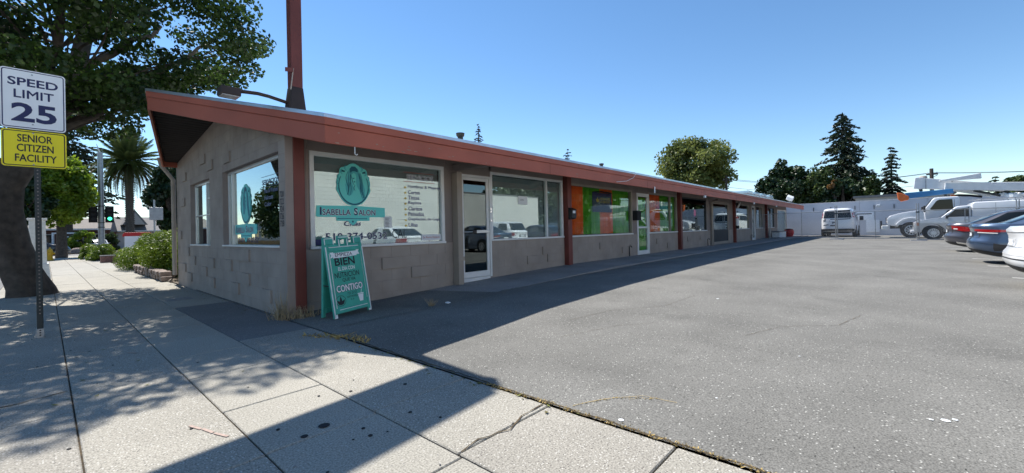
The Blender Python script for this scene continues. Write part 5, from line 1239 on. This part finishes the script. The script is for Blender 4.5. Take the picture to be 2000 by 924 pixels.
def conifer(name, label, base, h, r, lm, seed, layers=26, gap=.12, shape=1., n_per=60, leaf=.5, top=.0, droop=.25, group=None, lean=0.):
    """trunk with whorls of drooping boughs that carry needle sprays"""
    t = thing(name, label, "tree", base, group); x, y, z = base; rr = np.random.default_rng(seed); ro = random.Random(seed)
    b = MB(); b.tube([(x, y, z-.1), (x, y, z+h*.5), (x, y, z+h*.97)], [h*.022, h*.014, h*.002], 8)
    V = []
    for i in range(layers):
        f = gap+(1-gap)*(i+.5)/layers; rad = r*((1-f)/(1-gap))**shape*ro.uniform(.72, 1.12)+.12*r*.4
        zz = z+h*f; nb = max(5, int(9*(1-f)+4))
        for j in range(nb):
            a = ro.uniform(0, 6.28); L = rad*ro.uniform(.55, 1.12); tip = Vector((x+L*math.cos(a), y+L*math.sin(a), zz-L*droop*ro.uniform(.3, 1.3)))
            o = Vector((x, y, zz+L*.08)); mid = o.lerp(tip, .5)+Vector((0, 0, L*.06))
            b.tube([o, mid, tip], [h*.0035, h*.0025, h*.001], 4, cap=False)
            m = max(4, int(n_per*L/r)); tt = rr.uniform(.15, 1.05, m)
            P = np.outer(1-tt, o)+np.outer(tt, tip); P[:, 2] += L*.06*np.sin(np.pi*np.clip(tt, 0, 1))
            wdt = L*.2*(1.15-tt)+leaf*.2
            P += rr.normal(size=(m, 3))*wdt[:, None]*np.array([.6, .6, .22])
            d = rr.normal(size=(m, 3))*.5; d[:, 0] += math.cos(a); d[:, 1] += math.sin(a); d[:, 2] -= .35
            d /= np.linalg.norm(d, axis=1)[:, None]; u = np.cross(d, rr.normal(size=(m, 3))); u /= np.linalg.norm(u, axis=1)[:, None]
            s = leaf*rr.uniform(.5, 1.2, m)[:, None]
            V.append(np.stack([P-d*s*.5, P+u*s*.22, P+d*s*.5, P-u*s*.22], 1))
    b.build("trunk", "bark", t); quads_mesh("crown", np.concatenate(V), lm, t, kind="stuff"); return t
GZ = -.2
# right-hand skyline beyond the far wall
tree("round_tree", "round olive green tree rising behind the middle of the long roof", (70, 23.3, GZ), 16, 10.6, (5.2, 5.5, 5.2), .4, "leaf_olive", 20000, .36, 150, 11, cl=.26)
tree("broad_tree", "broad dark evergreen tree left of the tall redwood", (70, 11.4, GZ), 10.8, 6.2, (3.6, 4.0, 4.4), .4, "leaf_dark", 12000, .36, 46, 12)
tree("broad_tree", "lower dark bushy tree at the left foot of the redwood", (69, 8.0, GZ), 8.5, 4.9, (2.8, 3.2, 4.0), .35, "leaf_mid", 9000, .33, 40, 13)
tree("broad_tree", "dark spreading tree in front of the redwood trunk", (67.5, 4.6, GZ), 8, 4.3, (2.8, 2.7, 3.5), .35, "leaf_dark", 9000, .33, 40, 14)
tree("broad_tree", "pale feathery tree at the right edge of the dark tree group", (68, 2.3, GZ), 7.4, 4.6, (1.6, 1.35, 2.9), .25, "leaf_mid", 4000, .28, 22, 15)
tree("rust_bush_tree", "small rust tinted tree among the dark trees under the redwood", (66.5, 5.3, GZ), 7.6, 6.2, (.8, .8, .8), .15, "leaf_rust", 700, .25, 10, 16)
conifer("redwood", "tall dark redwood with ragged drooping boughs above the far wall", (74, 4.95, GZ), 16.6, 4.2, "leaf_conifer", 21, 36, .2, .55, 80, .55, droop=.32)
conifer("conifer", "narrow dark conifer right of the redwood", (72, .0, GZ), 11.0, 1.8, "leaf_conifer", 22, 24, .10, .5, 60, .42, droop=.3)
conifer("conifer", "slim conifer tip just above the roof above the first door", (70, 73.4, GZ), 27.4, 2.0, "leaf_conifer", 23, 20, .6, .6, 18, .5)
conifer("conifer", "short bristly conifer tip over the roof beyond the second window", (70, 47.8, GZ), 17.6, 2.6, "leaf_conifer", 24, 14, .5, .8, 16, .5, droop=-.1)
conifer("conifer", "small dark pine at the far right beyond the bucket truck", (71, -8.6, GZ), 6.3, 1.1, "leaf_conifer", 25, 12, .3, .45, 26, .35)
tree("broad_tree", "dark rounded tree at the right edge behind the white van", (71, -11.0, GZ), 6.4, 4.2, (1.8, 2.2, 2.2), .3, "leaf_mid", 6000, .3, 30, 17)
# left-hand street corner
tree("street_tree", "bright sunlit leafy tree at the corner behind the yellow plate", (.75, 45, GZ), 9, 5.3, (1.7, 1.9, 2.9), .28, "leaf_bright", 16000, .20, 60, 31)
tree("street_tree", "dark shaded tree behind the speed sign at the far corner", (-1.0, 42, GZ), 7, 4.2, (1.5, 1.5, 2.0), .2, "leaf_dark", 6000, .2, 30, 32)
tree("corner_tree", "dark broad leaved tree between the palm and the shop gable", (7.2, 45, GZ), 8.4, 5.0, (1.9, 2.2, 3.3), .3, "leaf_dark", 12000, .24, 44, 33)
conifer("cedar", "tall layered dark cedar behind the traffic signal", (1.9, 75, GZ), 19, 5.2, "leaf_conifer", 34, 26, .22, .45, 46, .7, droop=.05)
tree("garden_shrub", "leafy sunlit shrub beside the blue framed sign at the corner", (2.6, 64, GZ), 3., 1.5, (1.3, 1.1, 1.25), .08, "leaf_bright", 3500, .16, 26, 35)
tree("garden_shrub", "lower dark shrub behind the traffic signal pole", (4.6, 66, GZ), 2.6, 1.2, (1.2, 1.1, 1.1), .08, "leaf_mid", 2500, .16, 20, 36)
# palm
P = thing("palm_tree", "tall date palm with full crown of fronds at the corner", "palm tree", (6.2, 62, GZ)); q = MB()
pz = 9.4; path = [(6.2, 62, GZ), (6.2, 62, 1.5), (6.2, 62, 5), (6.2, 62, 8.2), (6.2, 62, pz)]
q.tube(path, [.5, .36, .33, .36, .55], 14)
for i in range(44):
    z = .3+i*.2; a = i*2.4; 
    for k in range(5):
        aa = a+k*1.257; q.obox((6.2+.36*math.cos(aa), 62+.36*math.sin(aa), z), (.05*math.cos(aa), .05*math.sin(aa), .03), (-.12*math.sin(aa), .12*math.cos(aa), 0), (0, 0, .04))
q.build("trunk", "bark_palm", P)
def frond_mesh(L, droop, seed, m):
    rr = np.random.default_rng(seed); n = 46; V = []
    t = np.linspace(0, 1, 26); X = L*t*(1-.12*droop*t); Z = L*(.25*t-droop*t**2.1)
    rach = []
    for i in range(25):
        w = .045*(1-.8*t[i]); rach.append([(X[i], -w, Z[i]), (X[i+1], -w*.9, Z[i+1]), (X[i+1], w*.9, Z[i+1]), (X[i], w, Z[i])])
    V.append(np.array(rach))
    for i in range(n):
        s = .12+.88*i/n; x = np.interp(s, t, X); z = np.interp(s, t, Z); ll = L*.155*math.sin(math.pi*min(.97, .14+.8*s))+.12
        for sg in (-1, 1):
            d = np.array([.75+.3*s, sg*1.0, -.30-.35*rr.random()]); d /= np.linalg.norm(d); o = np.array([x, 0, z]); e = o+d*ll*rr.uniform(.85, 1.1); mid = o+d*ll*.45+np.array([0, 0, .03]); wv = np.array([.035, 0, .012])
            V.append(np.array([[o, mid-wv, e, mid+wv]]))
    return np.concatenate(V)
fm = []
for k in range(7):
    o = quads_mesh("frond", frond_mesh(3.05+.1*(k % 3), [.02, .18, .38, .62, .85, .95, .3][k], 60+k, "x"), "frond_green", None); fm.append(o.data); bpy.data.objects.remove(o)
dry = fm[5].copy(); dry.materials.clear(); dry.materials.append(MATS["frond_dry"])
for i in range(120):
    f = i/119.; el = 80-118*f**.85+random.uniform(-8, 8); az = i*137.5+random.uniform(-12, 12)
    kk = 0 if el > 55 else 1 if el > 35 else 2 if el > 12 else 3 if el > -12 else 4
    o = link_mesh("frond", dry if el < -30 and i % 2 else fm[kk]); rot = Matrix.Rotation(R(az), 4, 'Z') @ Matrix.Rotation(-R(el), 4, 'Y') @ Matrix.Scale(random.uniform(.95, 1.2), 4)
    o.matrix_basis = Matrix.Translation((6.2, 62, pz+.55-.5*f)) @ rot; attach(o, P)
# junipers along the pavement
def bush(label, x, y, rx, ry, rz, n, seed, leaf=.13, name="juniper_bush"):
    t = thing(name, label, "bush", (x, y, 0)); rr = random.Random(seed); C, RD = [], []
    for i in range(34):
        a, e = rr.uniform(0, 6.28), rr.uniform(-.35, 1.5); d = rr.uniform(.5, .9)
        C.append((x+rx*d*math.cos(a)*math.cos(e), y+ry*d*math.sin(a)*math.cos(e), rz*.32+rz*.58*d*math.sin(e))); s = rr.uniform(.28, .46); RD.append((rx*s, ry*s, rz*s*.75))
    V = leaf_quads(C, RD, n, leaf, .6, seed, .5); quads_mesh("foliage", V, "leaf_juniper", t, kind="stuff")
    b = MB()
    for i in range(7): b.tube(wiggle((x, y, 0), C[i*3], 3, .04, seed+i), [.05, .04, .03, .015], 5)
    b.build("stem", "bark", t)
bush("large bright juniper bush beside the shop's street corner", 2.95, 18.6, .95, 2.0, 1.45, 32000, 41, .075)
bush("juniper bush just beyond the large one along the pavement", 2.9, 22.6, .9, 2.2, 1.42, 24000, 42, .08)
bush("dark juniper bush against the back corner of the shop", 3.3, 16.0, .8, 1.3, 1.5, 18000, 43, .075)
bush("low rounded juniper by the brick planter on the pavement", 2.25, 35.5, .62, 1.6, 1.0, 8000, 44)
bush("small low juniper left of the traffic signal pole", 1.9, 39.5, .5, 1.4, .95, 5000, 45)
# ================================================================== STREET CORNER AND BACKGROUND
t = thing("stone_border", "low rough stone border in front of the juniper bushes", "stone border", (2.25, 18, 0))
for i in range(16):
    for j in range(2):
        y = 15.3+i*.36+j*.15; MB().obox((2.28+random.uniform(-.03, .03), y, .08+j*.13), (.14, .02, 0), (.01, random.uniform(.14, .18), 0), (0, .01, .065)).build("stone", "stone", t, bevel=.03)
t = thing("brick_planter", "small red brick planter block on the pavement by the junipers", "planter", (2.3, 31.8, 0))
for k in range(4):
    for i in range(4): MB().box(1.95+i*.2+.005, 2.145+i*.2, 31.3, 31.9, k*.085, k*.085+.078).build("brick", "brick", t)
MB().box(1.93, 2.77, 31.28, 31.92, .342, .39).build("coping", "concrete_grey", t, bevel=.01)
t = thing("white_pillar", "white square pillar with flared base behind the tree trunk", "pillar", (-.17, 20.5, 0))
MB().hexa([(-.38,20.3,.5),(.02,20.3,.5),(.02,20.7,.5),(-.38,20.7,.5),(-.36,20.32,1.9),(.0,20.32,1.9),(.0,20.68,1.9),(-.36,20.68,1.9)]).build("shaft", "worn_white", t, bevel=.01)
MB().hexa([(-.47,20.2,-.02),(.10,20.2,-.02),(.10,20.78,-.02),(-.47,20.78,-.02),(-.42,20.25,.5),(.06,20.25,.5),(.06,20.74,.5),(-.42,20.74,.5)]).build("base", "worn_white", t, bevel=.015)
MB().box(-.40,.04,20.28,20.72,1.9,1.96).build("cap", "worn_white", t, bevel=.01)
# hydrant
t = thing("fire_hydrant", "yellow fire hydrant at the edge of the pavement", "fire hydrant", (.16, 39.5, 0)); c = (.16, 39.5, 0)
MB().lathe([(.20,0),(.20,.05),(.13,.06),(.12,.5),(.16,.52),(.16,.56),(.13,.6)], c, n=16).build("barrel", "hydrant_yellow", t, smooth=True)
MB().lathe([(.135,.6),(.12,.68),(.07,.74),(.04,.75),(.04,.82)], c, n=16).build("bonnet", "hydrant_yellow", t, smooth=True)
MB().tube([(-.06,39.5,.44),(.38,39.5,.44)], .065, 10).build("outlet", "hydrant_yellow", t); MB().tube([(.16,39.27,.42),(.16,39.5,.42)], .085, 10).build("nozzle", "hydrant_yellow", t)
# traffic signal
t = thing("traffic_signal", "grey traffic signal pole with green light showing", "traffic signal", (2.93, 46, 0)); x, y = 2.93, 46
MB().tube([(x, y, 0), (x, y, 2.2), (x, y, 8.1)], [.2, .19, .16], 14).build("pole", "galv", t, smooth=True); MB().tube([(x, y, 8.1), (x-.1, y, 8.4), (x-.2, y, 8.75)], [.05, .04, .02], 6).build("mast_arm", "worn_white", t)
MB().lathe([(.26, -.02), (.26, .1), (.2, .35)], (x, y, 0), n=14).build("base", "galv", t)
for z in (2.55, 3.85, 2.2): MB().lathe([(.21, z), (.21, z+.06)], (x, y, 0), n=14).build("band", "galv_dark", t)
for sx, lit in ((.48, True), (-.45, False)):
    hx = x+sx; hd = MB().box(hx-.17, hx+.17, y-.18, y+.02, 2.70, 3.80).build("signal_head", "black_matte", t, bevel=.02)
    MB().box(hx-.25, hx+.25, y+.025, y+.04, 2.6, 3.9).build("back_plate", "black_matte", hd)
    for k in range(3):
        z = 2.90+k*.34; MB().lathe([(.12, -.20), (.125, -.185)], (hx, y, z), 'y', 14).build("lens", "green_light" if lit and k == 0 else "plastic_dark", hd)
        q = MB()
        for i in range(10):
            a0, a1 = R(10+16*i), R(26+16*i); q.hexa([(hx+.14*math.cos(a0),y-.36,z+.14*math.sin(a0)),(hx+.14*math.cos(a1),y-.36,z+.14*math.sin(a1)),(hx+.14*math.cos(a1),y-.18,z+.14*math.sin(a1)),(hx+.14*math.cos(a0),y-.18,z+.14*math.sin(a0)),(hx+.15*math.cos(a0),y-.36,z+.15*math.sin(a0)),(hx+.15*math.cos(a1),y-.36,z+.15*math.sin(a1)),(hx+.15*math.cos(a1),y-.18,z+.15*math.sin(a1)),(hx+.15*math.cos(a0),y-.18,z+.15*math.sin(a0))])
        q.build("visor", "black_matte", hd)
    MB().box(min(hx, x), max(hx, x), y-.03, y+.03, 3.2, 3.26).build("bracket", "galv_dark", t)
t = thing("street_sign", "back of a grey street sign on a thin pole by the junipers", "street sign", (4.27, 32, 0))
MB().tube([(4.27,32,0),(4.27,32,3.5)], .045, 8).build("post", "galv", t); MB().box(4.03,4.66,31.93,31.95,2.32,3.06).build("panel", "galv", t, bevel=.01)
t = thing("yard_sign", "white sign board with arched red top behind the junipers", "sign", (3.55, 32, 0))
pts = [(2.9,1.38),(4.22,1.38),(4.22,1.5),(4.1,1.62),(3.0,1.62),(2.9,1.5)]
MB().prism([(a, 32.2, z) for a, z in pts], (0, .08, 0)).build("arch", "sign_red", t, bevel=.01); MB().box(2.98,4.14,32.17,32.19,.7,1.40).build("panel", "sign_white", t)
for a in (3.0, 4.1): MB().box(a-.04,a+.04,32.22,32.28,-.02,1.4).build("leg", "galv", t)
t = thing("framed_sign", "white framed notice board with blue panel across the street", "sign", (1.4, 66, 0))
for a in (.48, 2.3): MB().box(a-.07,a+.07,65.95,66.05,-.1,2.1).build("post", "sign_white", t)
MB().box(.41,2.37,65.94,66.06,2.0,2.14).build("beam", "sign_white", t); MB().box(.78,1.95,65.95,66.0,.75,1.72).build("panel", "sign_white", t); MB().box(.86,1.87,65.93,65.945,.98,1.62).build("blue_panel", "sign_blue", t)
b = MB(); b.lathe([(.0,.62),(.3,.58),(.5,.38),(.55,.0)], (2.12, 60.9, -.1), n=12); rk = b.build("boulder", "stone", None, smooth=True); tag(rk, "grey boulder by the road at the street corner", "boulder")
# house with gable, low brick building beyond the crossing
h = thing("gabled_house", "grey roofed house with front gable beyond the palm", "house", (9, 76, 0))
MB().box(6.9,15,76,84,-.2,2.45).build("wall", "house_wall", h)
MB().prism([(6.3,75.4,2.35),(6.3,84.6,2.35),(6.3,80,4.4)], (9.2,0,0)).build("roof", "roof_grey", h)
MB().prism([(6.75,74.9,3.2),(9.3,74.9,3.2),(8.0,74.9,5.2)], (0,5,0)).build("gable_roof", "roof_grey", h); MB().prism([(7.05,74.88,3.22),(9.0,74.88,3.22),(8.0,74.88,4.85)], (0,-.03,0)).build("gable_wall", "house_wall", h)
for a in (8.0, 10.4, 12.6):
    w = MB().box(a-.5,a+.5,75.95,76.02,1.2,2.0).build("window", "white_frame", h); MB().box(a-.42,a+.42,75.93,75.96,1.27,1.93).build("pane", "car_glass", w)
MB().box(6.3,15.5,75.36,75.4,2.3,2.42).build("gutter", "white_frame", h)
lb = thing("low_building", "low maroon walled building with tan roof across the corner", "building", (0, 88, 0))
MB().box(-14,8,86,96,-.2,2.85).build("wall", "maroon_wall", lb)
MB().hexa([(-14.5,85.2,2.85),(8.5,85.2,2.85),(8.5,97,2.85),(-14.5,97,2.85),(-13.5,88,4.5),(7,88,4.5),(7,94,4.5),(-13.5,94,4.5)]).build("roof", "roof_tan", lb)
MB().box(-14.5,8.5,85.12,85.2,2.72,2.95).build("eave_board", "worn_white", lb)
for a in (-9, -6, -3, .2, 3.0, 5.4):
    w = MB().box(a-.6,a+.6,85.93,86.0,.9,2.2).build("window", "white_frame", lb); MB().box(a-.52,a+.52,85.9,85.93,.98,2.12).build("pane", "car_glass", w)
# across the street (seen mirrored in the street windows)
for i, (y0, y1, hh, m) in enumerate(((26, 40, 4.2, "pale_wall"), (41, 60, 5.6, "beige_block"), (62, 84, 3.6, "house_wall"))):
    s = thing("street_building", ["pale low building across the street", "taller beige building across the street", "grey long building farther up across the street"][i], "building", (-22, y0, 0))
    MB().box(-34,-20,y0,y1,-.2,hh).build("wall", m, s); MB().box(-34.2,-19.8,y0-.2,y1+.2,hh,hh+.25).build("parapet", "roof_grey", s)
    yy = y0+1.5
    while yy < y1-2:
        w = MB().box(-20.0,-19.94,yy,yy+1.4,1.0,2.4).build("window", "white_frame", s); MB().box(-19.945,-19.92,yy+.08,yy+1.32,1.08,2.32).build("pane", "car_glass", w); yy += 2.6
tag(MB().box(-20,-16,-80,220,-.2,-.02).build("far_pavement", "concrete_grey"), kind="structure")
tufts("dry_grass", "strip of tall dry grass along the far side of the street", "grass", [(-16.6, 5), (-16.8, 90)], 9000, .75, .25, "dry_straw", lambda x, y: -.02, .05, .2)
tree("street_tree", "dark rounded tree across the street from the shop", (-13.8, 52, -.05), 8, 4.6, (3.2, 4.0, 3.3), .3, "leaf_mid", 9000, .3, 40, 51)
# ---------------- far wall, block building across the lot
w = thing("far_wall", "long pale grey wall closing the far end of the lot", "wall", (45, 0, 0))
zb = .12
for i in range(14):
    y0 = -22+i*4.0
    MB().box(45, 45.25, y0+.008, y0+3.992, -.2, 2.95).build("panel", "pale_wall", w, bevel=.01)
MB().box(44.97,45.28,-22,34,2.952,3.0).build("coping", "pale_wall", w, bevel=.01)
for y in (5.1, 3.9, 2.3, 1.1, -.1): MB().box(44.93,44.99,y-.02,y+.02,2.3,2.62).build("stub_bracket", "galv_dark", w)
MB().box(44.9,44.99,.72,.95,2.5,2.65).build("wall_light", "worn_white", w, bevel=.02)
t = thing("yard_notice", "white notice board with dark heading on the far wall beside the van", "notice", (44.9, 1.8, 1.6))
MB().box(44.94,44.99,1.12,2.38,1.42,2.08).build("board", "sign_white", t, bevel=.02); MB().box(44.93,44.94,1.25,2.25,1.88,1.98).build("heading", "grey_graphic", t); MB().box(44.93,44.94,1.78,2.0,1.52,1.76).build("symbol", "ink_black", t)
t = thing("sheet_board", "plain pale sheet on the far wall below the notice", "panel", (44.9, 1.2, 1)); MB().box(44.95,44.99,.80,1.62,.42,1.42).build("sheet", "sign_white", t, bevel=.01)
bb = thing("block_building", "long beige concrete block building along the far side of the lot", "building", (5, -8, 0))
for (x0, x1, hh) in ((-8, 17.2, 4.9), (17.2, 26.5, 3.85)):
    b = MB(); b.box(x0, x1, -13, -7.66, -.2, hh); b.build("wall", "beige_block", bb); b = MB(); r = 0
    while -.2+(r+1)*.2 < hh:
        x = x0-(.2 if r % 2 else 0)
        while x < x1:
            a, c = max(x, x0)+.010, min(x+.4, x1)-.010; x += .4
            if c-a > .05: b.add([(a,-7.655,-.2+r*.2+.006),(c,-7.655,-.2+r*.2+.006),(c,-7.655,-.2+r*.2+.194),(a,-7.655,-.2+r*.2+.194),(a+.006,-7.645,-.2+r*.2+.012),(c-.006,-7.645,-.2+r*.2+.012),(c-.006,-7.645,-.2+r*.2+.188),(a+.006,-7.645,-.2+r*.2+.188)], [(4,5,6,7),(0,1,5,4),(1,2,6,5),(2,3,7,6),(3,0,4,7)])
        r += 1
    b.build("block_courses", "beige_block", bb, kind="stuff")
    MB().box(x0-.02, x1+.02, -7.75, -7.62, hh-.06, hh+.02).build("coping", "concrete_grey", bb)
# utility poles and distant low roof
for (y, h_, lab) in ((-3.5, 7.4, "utility pole with pale transformer behind the bucket truck"), (18.8, 8.9, "thin utility pole right of the round olive tree")):
    t = thing("utility_pole", lab, "utility pole", (70, y, GZ)); MB().tube([(70, y, GZ), (70, y, h_)], [.22, .17], 8).build("pole", "bark", t)
    MB().box(69.95, 70.05, y-.55, y+.45, h_-.75, h_-.60).build("crossarm", "bark", t)
    for k in (-.45, .35): MB().lathe([(.04, 0), (.06, .1), (.03, .2)], (70, y+k, h_-.63), n=8).build("insulator", "worn_white", t)
    if y < 0: MB().lathe([(.30, 0), (.36, .05), (.36, .85), (.25, .95)], (69.9, y+.72, h_-1.75), n=12).build("transformer", "taupe_light", t, smooth=True); MB().tube([(70, y, h_-1.1), (70, y-.5, h_-.8)], .03).build("brace", "galv_dark", t)
t = thing("distant_building", "low grey flat roofed building beyond the far wall", "building", (60, 1, 0))
MB().box(60, 66, -4.5, 3.0, -.2, 3.9).build("wall", "house_wall", t); MB().box(59.8, 66.2, -4.7, 3.2, 3.9, 4.15).build("roof_edge", "roof_grey", t)
# ---------------- temporary fence
def fence_panel(y0, y1, lab, x=32.6):
    z = lotz(x, (y0+y1)/2); t = thing("chain_link_fence", lab, "fence", (x, y0, z), "chain link fence panels across the lot"); top = 1.70
    f = MB()
    for y in (y0, y1, (y0+y1)/2): f.tube([(x, y, z+.06), (x, y, z+top)], .022 if y != (y0+y1)/2 else .017, 8)
    for h_ in (.1, top): f.tube([(x, y0, z+h_), (x, y1, z+h_)], .02, 8)
    f.build("frame", "galv", t); mb = MB(); s = .085; W_, H_ = y1-y0, top-.1; k = -H_
    while k < W_:
        for sg in (1, -1):
            a = max(0, -k); c = min(H_, W_-k)
            if c > a:
                ya, yc = (y0+k+a, y0+k+c) if sg > 0 else (y1-k-a, y1-k-c)
                mb.tube([(x+.004*sg, ya, z+.1+a), (x+.004*sg, yc, z+.1+c)], .0022, 3, cap=False)
        k += s
    mb.build("mesh", "galv", t, kind="stuff"); return t
pan = [(9.65, 6.15, "last fence panel under the far end of the eave"), (6.1, 2.60, "fence panel in front of the left side of the white van"), (2.52, -1.00, "fence panel between the white van and the trucks"), (-1.08, -4.6, "fence panel in front of the silver van"), (-4.68, -8.2, "rightmost fence panel beyond the parked cars")]
for y1, y0, lab in pan: fence_panel(y0, y1, lab)
for y, lab in ((2.56, "tall double steel pole on flat feet before the white van"), (-1.04, "tall double steel pole on flat feet before the bucket truck"), (-4.64, "tall double steel pole before the silver van's cargo body")):
    x = 32.45; z = lotz(x, y); t = thing("fence_stand", lab, "fence stand", (x, y, z), "fence stands holding the chain link panels")
    for d in (-.04, .05): MB().tube([(x, y+d, z), (x, y+d, z+2.08)], .024, 8).build("pole", "galv", t)
    MB().box(x-.35, x+.35, y-.34, y+.34, z+.0, z+.015).build("foot", "galv", t); MB().tube([(x-.3,y-.3,z+.04),(x-.3,y+.3,z+.04),(x+.3,y+.3,z+.04),(x+.3,y-.3,z+.04),(x-.3,y-.3,z+.04)], .02, 6).build("foot_rail", "galv", t)
    MB().box(x-.03, x+.03, y-.07, y+.08, z+1.55, z+1.62).build("clamp", "galv_dark", t)

# dark trees and a white container on the neighbouring land (mirrored in the shop windows)
for i, (x, y, h_) in enumerate(((31, -15, 8.), (37, -16.5, 9.), (43, -15.5, 7.5), (50, -17, 9), (57, -18.5, 8.5))):
    tree("neighbour_tree", ["dark tree behind the far side of the parking row, nearest the block building", "tall dark tree second from the block building", "dark tree third along the neighbouring land", "tall dark tree fourth along the neighbouring land", "dark tree farthest along the neighbouring land"][i], (x, y, -.2), h_, h_*.5, (3.2, 2.2, h_*.5), .25, "leaf_mid", 5000, .4, 34, 80+i)
t = thing("site_container", "white storage container beyond the parked cars", "container", (43.8, -10, 0))
MB().box(41.6, 46, -12, -9.6, .1, 3.8).build("body", "worn_white", t, bevel=.03)
for k in range(14): MB().box(41.75+k*.3, 41.9+k*.3, -9.59, -9.55, .3, 3.6).build("rib", "worn_white", t)

wr = thing("overhead_wires", "thin overhead wires strung between the two utility poles", "wires", (70, 8, 8))
for k, (z0, z1, dy) in enumerate(((6.9, 8.35, -.45), (6.9, 8.35, .35), (5.6, 7.2, .1))):
    P = [(70.0+.02*k, -3.5+dy+(22.3)*i/12, z0+(z1-z0)*i/12-.9*(1-((i-6)/6)**2)) for i in range(13)]
    MB().tube(P, .022, 4, cap=False).build("wire", "black_matte", wr)
    Q = [(70.0+.02*k, -3.5+dy-26*i/10, z0-.8*(1-((i-5)/5)**2)) for i in range(11)]
    MB().tube(Q, .022, 4, cap=False).build("wire", "black_matte", wr)
